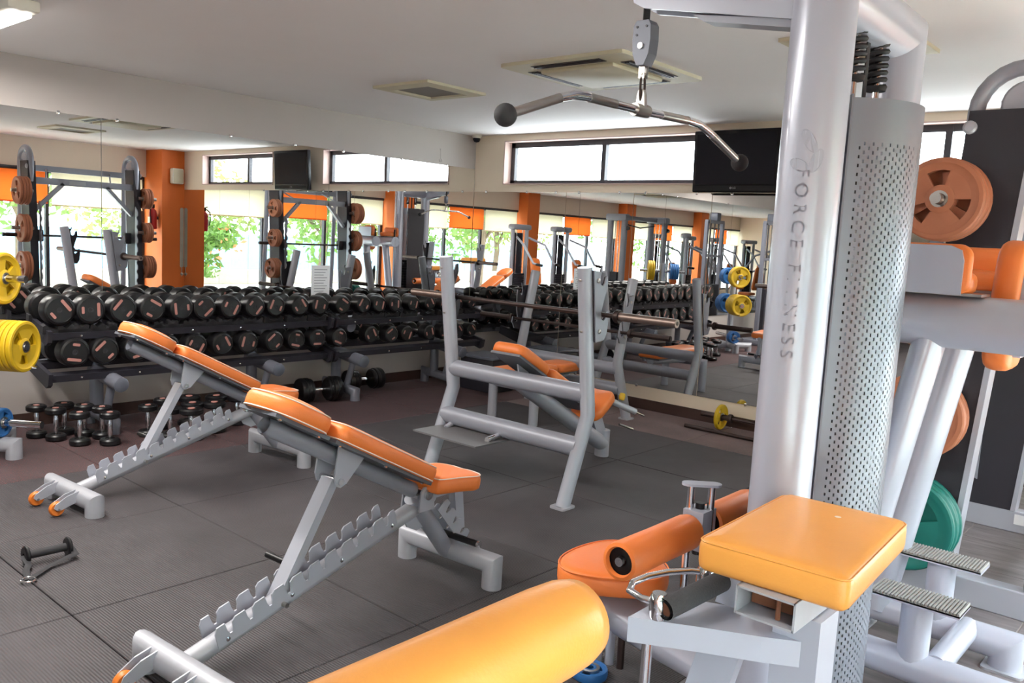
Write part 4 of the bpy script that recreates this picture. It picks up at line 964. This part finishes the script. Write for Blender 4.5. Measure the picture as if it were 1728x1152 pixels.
# thigh roller assembly
rx, ry = -1.33, 2.54
for d in (-.035, .035): MB().sweep([(rx+d*.75, ry+d*.66, .18), (rx+d*.75, ry+d*.66, .80)], .013, seg=14).build('roller_post', 'chrome', t)
rb = MB().prism([(rx + .038*a, ry + .045*b, .585) for a, b in ((-1, -1), (1, -1), (1, 1), (-1, 1))], (0, 0, .135)).build('roller_block', 'white_paint', t, 0)
MB().lathe([(0, 0), (.016, 0), (.016, .02), (0, .02)], (rx, ry, .72), seg=14).lathe([(0, 0), (.016, 0), (.016, .02), (0, .02)], (rx, ry, .56), seg=14).build('lock_knob', 'rubber', rb)
MB().prism([(rx + a*.75 - b*.66, ry + a*.66 + b*.75, .80) for a, b in rrect(.135, .05, .0249, 5)], (0, 0, .008)).build('post_cap', 'white_paint', t, 0)
for y0, y1 in ((2.06, ry-.055), (ry+.06, 2.93)):
    MB().sweep([(rx, y0, .655), (rx, y1, .655)], .014, seg=12).build('roller_axle', 'chrome', t)
    r = .060
    MB().lathe([(r*.70, .012), (r*.78, .0), (r*.96, .004), (r*1.0, .02), (r*.98, (y1-y0)*.5), (r*1.0, (y1-y0)-.03), (r*.95, (y1-y0)-.012), (r*.72, (y1-y0)-.02)], (rx, y0, .655), (0, 1, 0), seg=28).build('thigh_roller', 'vinyl', t, 60)
    MB().lathe([(0, .018), (r*.76, .018), (r*.76, .03), (0, .03)], (rx, y0, .655), (0, 1, 0), seg=20).lathe([(0, .004), (.012, .004), (.016, .018), (0, .018)], (rx, y0, .655), (0, 1, 0), seg=14).build('roller_cap', 'rubber', t)
# ------- the bar hanging from the tower
bc = Vector((-1.59, 2.404, 2.03))
t = thing('lat_bar', 'chrome angled lat pulldown bar with black ball ends hanging from the tower arm', 'bar', bc)
LB = [(-1.64, 1.80, 1.938), (-1.627, 2.035, 2.022), (-1.622, 2.085, 2.036), (-1.615, 2.135, 2.038), (-1.59, 2.404, 2.034), (-1.565, 2.68, 2.036), (-1.560, 2.74, 2.032), (-1.555, 2.80, 2.014), (-1.535, 3.02, 1.925)]
bar = MB().sweep(LB, .0135, seg=16).build('bar', 'chrome', t)
for i, j, f0, f1 in ((0, 1, .12, .95), (3, 4, .05, .52), (4, 5, .40, .95), (7, 8, .1, .93)):
    a, b = Vector(LB[i]), Vector(LB[j]); MB().sweep([a.lerp(b, f0), a.lerp(b, f1)], .0144, seg=16).build('knurled_grip', 'steel', bar)
for e in (LB[0], LB[-1]): MB().lathe([(.033*math.sin(PI*k/12), -.033*math.cos(PI*k/12)) for k in range(13)], e, (0, 0, 1), seg=24).build('ball_end', 'rubber_matte', t, 60)
MB().sweep([(-1.593, 2.37, 2.034), (-1.587, 2.438, 2.034)], .021, seg=18).build('swivel_collar', 'steel', t)
MB().prism([(-1.59+a, 2.396, 2.045+b) for a, b in ((-.018, 0), (.018, 0), (.014, .04), (.008, .055), (-.008, .055), (-.014, .04))], (0, .016, 0)).build('hanger_lug', 'steel', t, 0)

# ================================================================== LOW PULLEY STATION IN THE FOREGROUND
t = thing('pulley_row_station', 'white framed low station with square amber pad and long amber roller in the foreground', 'gym machine', (-.75, 1.9, 0))
M = Matrix.Translation((-.757, 2.025, .845)) @ Matrix.Rotation(math.radians(3), 4, 'Z')
po = [(x*(1.02 - .03*y/.27), y + .012*math.cos(x*9)) for x, y in rrect(.335, .54, .028, 4)]
o = MB().pad(po, .080, .022, M, .005).build('top_pad', 'vinyl_amber', t, 60)
MB().sweep([(M @ Vector((x*.985, y*.985, .071)))[:] for x, y in po], .0028, seg=6, closed=True).build('seam', 'vinyl_amber', o)
MB().lathe([(0, 0), (.010, 0), (.008, .002), (0, .002)], (-.74, 2.16, .9275), seg=14).build('button', 'piping', o)
rt = MB(); w, h, th = .068, .031, .005; cx_, cz_ = -.735, .812
for dx, dz, sx, sz in ((0, h, 2*w, th), (0, -h, 2*w, th), (w, 0, th, 2*h+th), (-w, 0, th, 2*h+th)): rt.box((cx_+dx, 2.0, cz_+dz), (sx, .52, sz))
rt.build('slide_tube', 'worn_silver', t, 0)
MB().box((cx_, 2.02, cz_), (2*w-.012, .42, .050)).build('slide_bar', 'rust', t, 0)
MB().sweep([(cx_+.02, 1.77, cz_-.028), (cx_+.02, 1.77, cz_+.03)], .006, seg=8).build('stop_pin', 'rust', t)
MB().sweep([(-.70, 1.90, 0), (-.70, 1.90, .775)], .055, .055, up=(0, 1, 0), square=True).build('post', 'white_paint', t, 0)
MB().prism([(-1.03, 1.655, .655), (-.885, 1.735, .655), (-.76, 1.80, .655), (-.66, 1.86, .655), (-.66, 1.94, .655), (-.80, 1.94, .655), (-.955, 1.87, .655), (-1.03, 1.81, .655)], (0, 0, .062)).build('front_arm', 'white_paint', t, 0)
MB().sweep([(-1.00, 1.70, .655), (-1.00, 1.70, .02)], .013, seg=14).build('guide_rod', 'chrome', t)
MB().sweep([(-.86, 1.82, .655), (-1.02, 1.80, .0)], .05, .02, up=(0, 1, 0), square=True).build('brace', 'white_paint', t, 0)
MB().prism([(-.93, 1.895, .717), (-.86, 1.895, .717), (-.84, 1.895, .80), (-.87, 1.895, .83), (-.90, 1.895, .82)], (0, .012, 0)).build('bracket', 'white_paint', t, 0)
MB().sweep([(-.70, 1.90, .06), (-.70, .55, .06)], .05, .05, square=True).sweep([(-.40, .60, .05), (-1.0, .60, .05)], .05, .05, square=True).sweep([(-.35, 1.95, .05), (-1.05, 1.95, .05)], .05, .05, square=True).build('base', 'white_paint', t, 0)
MB().sweep([(-.70, .66, .08), (-.70, .66, .98)], .035, .035, up=(0, 1, 0), square=True).build('roller_post', 'white_paint', t, 0)
r = .067
MB().lathe([(.012, 0), (r*.8, 0), (r*.97, .012), (r, .04), (r, .60), (r*.97, .645), (r*.88, .672), (r*.5, .682), (0, .682)], (-.70, .31, 1.042), (0, 1, 0), seg=40).build('long_roller', 'vinyl_amber', t, 60)
# ------- loose D handle and foam bar lying on it
t = thing('d_handle', 'chrome D handle lying on the white arm of the foreground station', 'handle', (-1.03, 1.78, .72))
lp = [(-.985, 1.70, .755), (-1.02, 1.69, .757), (-1.06, 1.70, .76), (-1.075, 1.735, .765), (-1.068, 1.79, .768), (-1.045, 1.85, .77), (-1.01, 1.905, .77), (-.99, 1.93, .765)]
MB().sweep(lp, .0085, seg=12).build('loop', 'chrome', t)
for c in ((-.978, 1.702), (-.985, 1.94)): MB().lathe([(0, 0), (.021, 0), (.023, .006), (.023, .05), (.017, .062), (0, .062)], (c[0], c[1], .718), seg=18).build('end_boss', 'chrome', t)
t = thing('foam_grip_bar', 'short steel bar with a grey foam sleeve lying on the foreground station', 'handle', (-.94, 1.80, .75))
a, b = Vector((-.952, 1.685, .752)), Vector((-.915, 1.91, .775))
MB().sweep([a, b], .026, seg=22, caps=False).sweep([a, b], .0185, seg=22, caps=False).build('foam_sleeve', 'foam', t)
MB().sweep([a.lerp(b, .02), b], .0178, seg=18).build('tube', 'rust', t)
MB().sweep([a.lerp(b, -.02), a.lerp(b, .05)], .0205, seg=18, caps=False).build('end_ring', 'rubber', t)
# blue plate on the floor below the lat seat
plate((-1.685, 2.465, .020), .068, .034, 'plate_blue', 'small blue plate lying flat on the floor under the lat seat', None, 'z', .3)

# ================================================================== DIP STATION
t = thing('dip_station', 'silver dip station with orange arm pads and ribbed steps behind the perforated guard', 'gym machine', (-.85, 3.5, 0))
for y, x1 in ((3.27, -.42), (3.74, -.575)):
    MB().sweep([(-1.16, y, 0), (-1.16, y, .095), (x1, y, .095), (x1, y, 0)], .062, .058, up=(0, 1, 0), seg=20).build('base_tube', 'white_paint', t)
    for x in (-1.16, x1): MB().prism([(x+a, y+b, 0) for a, b in rrect(.15, .15, .02, 2)], (0, 0, .010)).build('floor_plate', 'worn_silver', t, 0)
MB().sweep([(-.72, 3.27, .12), (-.72, 3.74, .12)], .045, seg=18).build('cross_tube', 'white_paint', t)
for y, xs, z in ((3.74, -.84, .385), (3.27, -.80, .365)):
    MB().sweep([(xs+.0, y, .10), (xs, y, z-.02)], .055, .05, up=(0, 1, 0), seg=18).build('step_post', 'white_paint', t)
    s = MB().box((xs+.0, y+.01, z-.012), (.31, .15, .012)).build('step', 'white_paint', t, 0)
    nr = 26
    pr = []
    for k in range(nr):
        x = xs-.155 + .31*k/nr; pr += [(x, .0), (x+.003, .009), (x+.0085, .009), (x+.0115, .0)]
    MB().prism([(x, y-.065, z-.006+h) for x, h in pr] + [(xs+.155, y-.065, z-.006), (xs+.155, y-.065, z-.012), (xs-.155, y-.065, z-.012)], (0, .15, 0)).build('ribbed_tread', 'tread_grey', s, 0)
for y in (3.27, 3.74):
    MB().sweep([(-1.07, y, .10), (-.855, y, 1.36)], .055, .075, up=(0, 1, 0), seg=20).build('leg', 'white_paint', t)
    MB().sweep([(-1.15, y, 1.385), (-.50, y, 1.385)], .10, .095, seg=28).build('arm_tube', 'white_paint', t)
    MB().lathe([(0, 0), (.09, 0), (.096, .01), (.09, .02), (0, .022)], (-.50, y, 1.385), (1, 0, 0), seg=24).build('arm_cap', 'silver', t)
    s = -1 if y < 3.5 else 1
    Mx = Matrix.Translation((-.92, y + s*.02, 1.488))
    MB().prism([(-1.12, y+s*.10, 1.483), (-.755, y+s*.10, 1.483), (-.755, y+s*.10, 1.60), (-.765, y+s*.10, 1.635), (-.80, y+s*.10, 1.65), (-1.12, y+s*.10, 1.65)], (0, .008*s, 0)).build('arm_plate', 'white_paint', t, 0)
    o = MB().pad(rrect(.38, .15, .05), .075, .028, Matrix.Translation((-.925, y+s*.01, 1.487)), .008).build('elbow_pad', 'vinyl', t, 60)
    MB().pad(rrect(.40, .172, .045), .045, .02, Matrix.Translation((-.935, y+s*.092, 1.570)) @ Matrix.Rotation(PI/2*s, 4, 'X'), .004).build('side_pad', 'vinyl', t, 60)
    MB().box((-.90, y, 1.484), (.40, .12, .010)).build('pad_board', 'steel', t, 0)
    MB().sweep([(-1.12, y, 1.40), (-1.12, y, 1.62)], .016, seg=12).build('hand_grip', 'rubber', t)
MB().sweep([(-.55, 3.20, 1.385), (-.55, 3.79, 1.385)], .035, seg=18).build('rear_bar', 'white_paint', t)
Mb = frame_m((-.625, 3.505, 1.445), (0, 1, 0), (-1, 0, 0.04))
MB().pad(rrect(.25, .47, .07), .09, .034, Mb, .01).build('back_pad', 'vinyl', t, 60)
MB().box((-.612, 3.505, 1.45), (.024, .18, .36)).build('back_plate', 'white_paint', t, 0)

# ================================================================== SMITH MACHINE
YN, YFAR = 4.35, 5.77
t = thing('smith_machine', 'large smith machine with black leaning side panels and arched grey uprights', 'gym machine', (-.9, 5.05, 0))
for y, s in ((YN, -1), (YFAR, 1)):
    MB().rbox((-.80, y, .065), (1.42, .09, .13), .006).build('base_rail', 'silver', t, 0)
    MB().prism([(x, y-.05, z) for x, z in ((-1.21, .13), (-.955, .13), (-.81, 2.275), (-1.075, 2.275))], (0, .10, 0)).build('side_panel', 'panel_black', t, 0)
    MB().prism([(x, y-.055, z) for x, z in ((-.955, .13), (-.93, .13), (-.785, 2.30), (-.81, 2.30))], (0, .11, 0)).build('edge_strip', 'silver', t, 0)
    MB().sweep([(-1.06, y, 2.0), (-1.06, y, 2.26)] + arc((-.87, y, 2.27), .19, 180, 0, 12) + [(-.68, y, 2.26), (-.60, y, .12)], .035, .04, up=(0, 1, 0), seg=16).build('arch_tube', 'silver_grey', t)
    MB().lathe([(0, -.02), (.09, -.02), (.10, -.012), (.085, 0), (.10, .012), (.09, .02), (0, .02)], (-.86, y, 2.30), (0, 1, 0), seg=28).build('pulley', 'silver', t)
    MB().sweep([(-.96, y, 2.32), (-.96, y, 1.40)], .003, seg=6).build('cable', 'frame_dark', t)
    MB().lathe([(0, 0), (.03, 0), (.03, .012), (.02, .02), (0, .02)], (-1.065, y+s*.05, 2.20), (0, s, 0), seg=18).build('bolt', 'silver', t)
    for z in (.36, .87, 1.375, 1.87):
        MB().sweep([(-1.12, y, z), (-1.12, y+s*.27, z)], .0245, seg=16).build('peg', 'steel', t)
    MB().prism([(-1.20+a, y - s*.06, b) for a, b in [q for k in range(11) for q in ((0, .30+.13*k), (-.03, .32+.13*k), (-.03, .36+.13*k), (0, .40+.13*k))] + [(.05, 1.75), (.05, .28)]], (0, .012, 0)).build('safety_rack', 'silver_grey', t, 0)
MB().sweep([(-.68, YN, 2.20), (-.68, YFAR, 2.20)], .03, .04, square=True).build('top_bar', 'silver_grey', t, 0)
MB().sweep([(-1.02, YN, 2.02), (-1.02, YFAR, 2.02)], .03, .045, square=True).build('top_bar', 'silver_grey', t, 0)
MB().sweep([(-.60, YN, .25), (-.60, YFAR, .25)], .035, .035, square=True).build('rear_bar', 'silver_grey', t, 0)
for a, b in ((YN+.05, YN+.42), (YFAR-.05, YFAR-.42)): MB().sweep([(-1.02, a, 1.62), (-1.02, b, 2.0)], .025, .03, up=(1, 0, 0), square=True).build('corner_brace', 'silver_grey', t, 0)
for a in (YN+.2, YFAR-.35): MB().sweep([(-1.02, a, 2.03), (-.70, a+.12, 2.19)], .012, seg=8).build('tie_rod', 'silver_grey', t)
MB().box((-1.053, 4.95, 2.02), (.004, .22, .055)).build('name_plate', 'tv_mark', t, 0)
MB().box((-.30, YN-.046, .085), (.14, .003, .06)).build('sticker', 'sticker', t, 0)
MB().box((-.86, YFAR-.047, .082), (.14, .003, .06)).build('sticker', 'sticker', t, 0)
bo = MB().sweep([(-.99, YN-.16, 1.28), (-.99, YFAR+.30, 1.28)], .0145, seg=12).build('lift_bar', 'bar_dark', t)
for y, s in ((YN, -1), (YFAR, 1)):
    MB().rbox((-1.0, y-s*.11, 1.28), (.10, .09, .16), .012).build('carriage', 'panel_black', bo)
    MB().sweep([(-.99, y+s*.06, 1.28), (-.99, y+s*.34, 1.28)], .026, seg=14).build('sleeve', 'bar_dark', bo)
def peg_plates(y, s, z, R, n, m, where):
    nm = {'plate_brown': 'brown', 'plate_green': 'green'}[m]
    for k in range(n):
        plate((-1.12, y+s*(.085+.036*k), z), R - .004*(k % 2), .034, m, '%s plate on the %s peg of the smith machine, %s' % (nm, where, 'outermost' if k == n-1 else '%s from the frame' % ORD[k]), '%s plates on the %s peg' % (nm, where), 'y', random.uniform(0, 2.0))
peg_plates(YN, -1, 1.87, .188, 4, 'plate_brown', 'top near')
peg_plates(YN, -1, 1.375, .188, 3, 'plate_brown', 'upper middle near')
peg_plates(YN, -1, .87, .20, 3, 'plate_brown', 'lower middle near')
peg_plates(YN, -1, .36, .225, 4, 'plate_green', 'bottom near')
peg_plates(YFAR, 1, 1.87, .15, 3, 'plate_brown', 'top far')
peg_plates(YFAR, 1, 1.375, .15, 3, 'plate_brown', 'upper middle far')
peg_plates(YFAR, 1, .87, .17, 4, 'plate_brown', 'lower middle far')
peg_plates(YFAR, 1, .36, .20, 3, 'plate_green', 'bottom far')

# ================================================================== MACHINES BEHIND THE CAMERA (seen in the mirrors)
def selector_machine():
    t = bpy.data.objects.new('weight_stack_machine', None); COL.objects.link(t)
    for y in (-.24, .24): MB().sweep([(.30, y, 0), (.30, y, 1.78)], .04, .05, up=(0, 1, 0)).build('upright', 'silver', t)
    MB().rbox((.30, 0, 1.83), (.20, .62, .12), .04).build('top_cover', 'silver_grey', t)
    MB().rbox((.30, 0, .05), (.34, .64, .10), .02).build('base', 'silver', t)
    first = None
    for k in range(14):
        if first is None: first = MB().rbox((.30, 0, .14), (.10, .34, .044), .004, seg=1).build('stack_plate', 'panel_black', t, 0); o = first
        else: o = share(first.data, 'stack_plate', t)
        o.location = (0, 0, .048*k)
    for y in (-.10, .10): MB().sweep([(.30, y, .10), (.30, y, 1.78)], .010, seg=8).build('guide_rod', 'chrome', t)
    MB().box((.37, 0, .95), (.006, .40, 1.5)).build('rear_guard', 'panel_black', t, 0)
    MB().sweep([(.28, 0, .08), (-.85, 0, .08)], .05, .04, up=(0, 1, 0)).build('base_beam', 'silver', t)
    MB().sweep([(-.85, -.28, .05), (-.85, .28, .05)], .045).build('front_foot', 'silver', t)
    MB().sweep([(-.45, 0, .08), (-.45, 0, .42)], .045, up=(0, 1, 0)).build('seat_post', 'silver', t)
    MB().pad(rrect(.36, .34, .06), .07, .025, Matrix.Translation((-.48, 0, .42)), .008).build('seat_pad', 'vinyl', t, 60)
    MB().sweep([(-.20, 0, .08), (-.14, 0, 1.05)], .04, up=(0, 1, 0)).build('back_post', 'silver', t)
    MB().pad(rrect(.30, .60, .08), .07, .028, frame_m((-.20, 0, .85), (0, 1, 0), (-1, 0, .15)), .01).build('back_pad', 'vinyl', t, 60)
    for y in (-1, 1):
        MB().sweep([(.20, y*.20, 1.60), (-.15, y*.38, 1.45), (-.45, y*.36, 1.05), (-.62, y*.33, 1.02)], .025, seg=12).build('press_arm', 'silver', t)
        MB().sweep([(-.52, y*.345, 1.03), (-.68, y*.33, 1.015)], .030, seg=12).build('hand_grip', 'rubber', t)
    return t
SM = selector_machine()
SPOTS = [(-1.2, -0.62, 0, 'beside the camera'), (-1.5, -1.75, 0, 'second from the camera'), (-1.5, -6.0, 0, 'just past the crossover'), (-1.6, -7.6, .2, 'second past the crossover'), (-1.5, -9.3, 0, 'third past the crossover'), (-1.6, -11.2, -.2, 'fourth past the crossover'), (-3.9, -3.4, .6, 'alone in mid hall'), (-4.1, -6.6, PI, 'near the mirror wall'), (-4.2, -9.6, PI, 'far down the mirror wall')]
for i, (x, y, rz, w) in enumerate(SPOTS):
    t = SM if i == 0 else dup(SM)
    t.location = (x, y, 0); t.rotation_euler = (0, 0, rz)
    tag(t, 'grey weight-stack machine with orange seat seen in the mirrors, ' + w, 'gym machine', 'weight-stack machines behind the camera')
# cable crossover
t = thing('cable_crossover', 'tall grey cable crossover with two round columns, seen in the back mirror', 'gym machine', (-1.9, -3.9, 0))
for y in (-2.95, -4.75):
    for x in (-1.75, -2.15): MB().sweep([(x, y, 0), (x, y, 2.15)], .075, up=(0, 1, 0), seg=20).build('column', 'silver_grey', t)
    MB().rbox((-1.95, y, 2.20), (.60, .22, .16), .05).build('top_cover', 'silver_grey', t)
    MB().rbox((-1.95, y, .05), (.80, .40, .10), .02).build('base', 'silver_grey', t)
    MB().rbox((-1.95, y, .50), (.20, .12, .80), .005, seg=1).build('weight_stack', 'panel_black', t, 0)
    for x in (-1.90, -2.0): MB().sweep([(x, y, .1), (x, y, 2.15)], .010, seg=8).build('guide_rod', 'chrome', t)
    MB().lathe([(0, -.02), (.05, -.02), (.05, .02), (0, .02)], (-2.25, y, 1.95), (0, 1, 0), seg=18).build('pulley', 'rubber', t)
MB().sweep([(-1.95, -2.95, 2.20), (-1.95, -4.75, 2.20)], .04, .05, square=True).build('top_beam', 'silver_grey', t, 0)
MB().sweep([(-2.0, -3.2, 2.05), (-2.0, -3.85, 1.98), (-2.0, -4.5, 2.05)], .016, seg=10).build('pull_up_bar', 'rubber', t)
# tall dark cable tower against the mirror wall
t = thing('cable_tower', 'tall dark cable tower with guide rods standing against the mirror wall left of the picture', 'gym machine', (-6.2, .30, 0))
for y in (.02, .58): MB().sweep([(-6.25, y, 0), (-6.25, y, 2.05)], .03, .03, square=True, up=(0, 1, 0)).build('upright', 'rack_grey', t, 0)
MB().sweep([(-6.25, .0, 2.05), (-6.25, .60, 2.05)], .03, .03, square=True).sweep([(-6.25, .0, 1.45), (-6.25, .60, 1.45)], .02, .02, square=True).build('crossbar', 'rack_grey', t, 0)
MB().rbox((-6.25, .30, .05), (.55, .70, .10), .02).build('base', 'rack_grey', t)
for y in (.16, .30, .44): MB().sweep([(-6.25, y, .1), (-6.25, y, 2.05)], .012, seg=8).build('guide_rod', 'frame_dark', t)
MB().rbox((-6.25, .30, .55), (.14, .40, .80), .005, seg=1).build('weight_stack', 'panel_black', t, 0)
MB().rbox((-6.25, .30, 2.14), (.16, .14, .14), .02).build('pulley_box', 'housing', t)

# ================================================================== OUTSIDE THE WINDOWS
o = MB().box((XR+0.2+30, -3, -0.20), (60, 90, 0.10)).build('lawn', 'grass_lightened', None, 0); tag(o, 'lawn outside the windows, lightened to bounce light indoors', 'ground', kind='structure')
def leaf_cloud(n, rx, ry, rz, cz, size, m, parent, seed, name='crown'):
    rnd = random.Random(seed); vs = []; fs = []; lobes = [(rnd.uniform(-.6, .6), rnd.uniform(-.6, .6), rnd.uniform(-.5, .6), rnd.uniform(.35, .6)) for _ in range(11)]
    for k in range(n):
        lx, ly, lz, lr = lobes[k % len(lobes)]
        d = Vector((rnd.gauss(0, 1), rnd.gauss(0, 1), rnd.gauss(0, 1))).normalized()*lr*rnd.uniform(.75, 1.0)
        c = Vector(((lx+d.x)*rx, (ly+d.y)*ry, cz + (lz+d.z)*rz)); s = size*rnd.uniform(.6, 1.4)
        a = Vector((rnd.gauss(0, 1), rnd.gauss(0, 1), rnd.gauss(0, 1))).normalized(); b = a.cross(Vector((rnd.gauss(0, 1), rnd.gauss(0, 1), rnd.gauss(0, 1)))).normalized()
        i = len(vs); vs += [c + a*s, c + b*s*.5, c - a*s, c - b*s*.5]; fs.append((i, i+1, i+2, i+3))
    return MB().add(vs, fs).build(name, m, parent, 0)
def tree_proto(seed, m, h, r):
    t = bpy.data.objects.new('tree', None); COL.objects.link(t)
    MB().sweep([(0, 0, 0), (.1, .05, h*.25), (0, .1, h*.5), (.1, 0, h*.8)], .11, seg=10).build('trunk', 'bark', t)
    rnd = random.Random(seed)
    for k in range(5):
        a = rnd.uniform(0, 6.28); MB().sweep([(.05, .05, h*.3), (r*.35*math.cos(a), r*.35*math.sin(a), h*.5), (r*.7*math.cos(a), r*.7*math.sin(a), h*.72)], .04, seg=6).build('branch', 'bark', t)
    cr = leaf_cloud(2600, r, r, h*.42, h*.58, .11, m, t, seed); cr['kind'] = 'stuff'
    return t
TP = [tree_proto(3, 'leaf', 5.0, 2.3), tree_proto(8, 'leaf_olive', 4.6, 2.1)]; tu = [False, False]
TR = [(5.5, 6.4, 0, 'nearest the corner pier'), (9.6, 2.2, 1, 'second from the corner pier'), (5.5, 0.2, 0, 'third from the corner pier'), (9.6, 11.2, 1, 'beyond the corner pier'), (9.4, -3.8, 1, 'opposite the second bay'), (5.8, -6.4, 0, 'opposite the third bay'), (9.4, -11.0, 1, 'opposite the fourth bay'), (6.0, -14.5, 0, 'farthest down the lawn')]
for i, (x, y, k, w) in enumerate(TR):
    t = TP[k] if not tu[k] else dup(TP[k]); tu[k] = True
    t.location = (x, y, -.15); t.rotation_euler = (0, 0, i*1.7)
    tag(t, '%s tree on the lawn outside the windows, %s' % ('bright green' if k == 0 else 'olive green', w), 'tree', 'trees outside the windows')
t = thing('flowering_shrub', 'shrub with red-orange blossom on the lawn outside the windows', 'shrub', (0, 0, 0))
c = leaf_cloud(900, 1.0, 1.0, .8, 1.0, .10, 'leaf', t, 21, 'foliage'); c['kind'] = 'stuff'
c = leaf_cloud(160, 1.05, 1.05, .85, 1.05, .07, 'blossom', t, 23, 'blossom'); c['kind'] = 'stuff'
MB().sweep([(0, 0, 0), (.05, 0, .8)], .05, seg=8).build('stem', 'bark', t)
t.location = (6.6, 3.2, -.15)
t = thing('site_fence', 'pale blue sheet fence along the far edge of the lawn', 'fence', (12.5, -2, -.15))
first = None
for k in range(26):
    y = -22 + 1.6*k
    pr = []
    for q in range(8): pr += [(q*.2, 0), (q*.2+.05, .03), (q*.2+.10, .03), (q*.2+.15, 0)]
    if first is None: first = MB().prism([(12.5 + h, y + p, -.15) for p, h in pr] + [(12.45, y+1.55, -.15), (12.45, y, -.15)], (0, 0, 1.35)).build('fence_sheet', 'fence_blue', t, 0); o = first
    else: o = share(first.data, 'fence_sheet', t); o.location = (0, 1.6*k, 0)
t = thing('low_building', 'pale low building beyond the blue fence', 'building', (26, 2, -.15))
MB().box((26, 2, 2.0), (5, 16, 4.3)).build('walls', 'building', t, 0)
MB().box((26, 2, 4.3), (5.8, 17, .3)).build('roof', 'stone', t, 0)
for k in range(6): 
    w = MB().box((23.48, -4.5 + 2.6*k, 2.1), (.08, 1.2, 1.3)).build('window', 'frame_dark', t, 0)
t = thing('garden_wall', 'low pale stone kerb across the lawn', 'kerb', (8.5, -3, -.15))
MB().rbox((8.5, -3, .05), (.35, 34, .40), .03).build('kerb_stone', 'stone', t, 0)
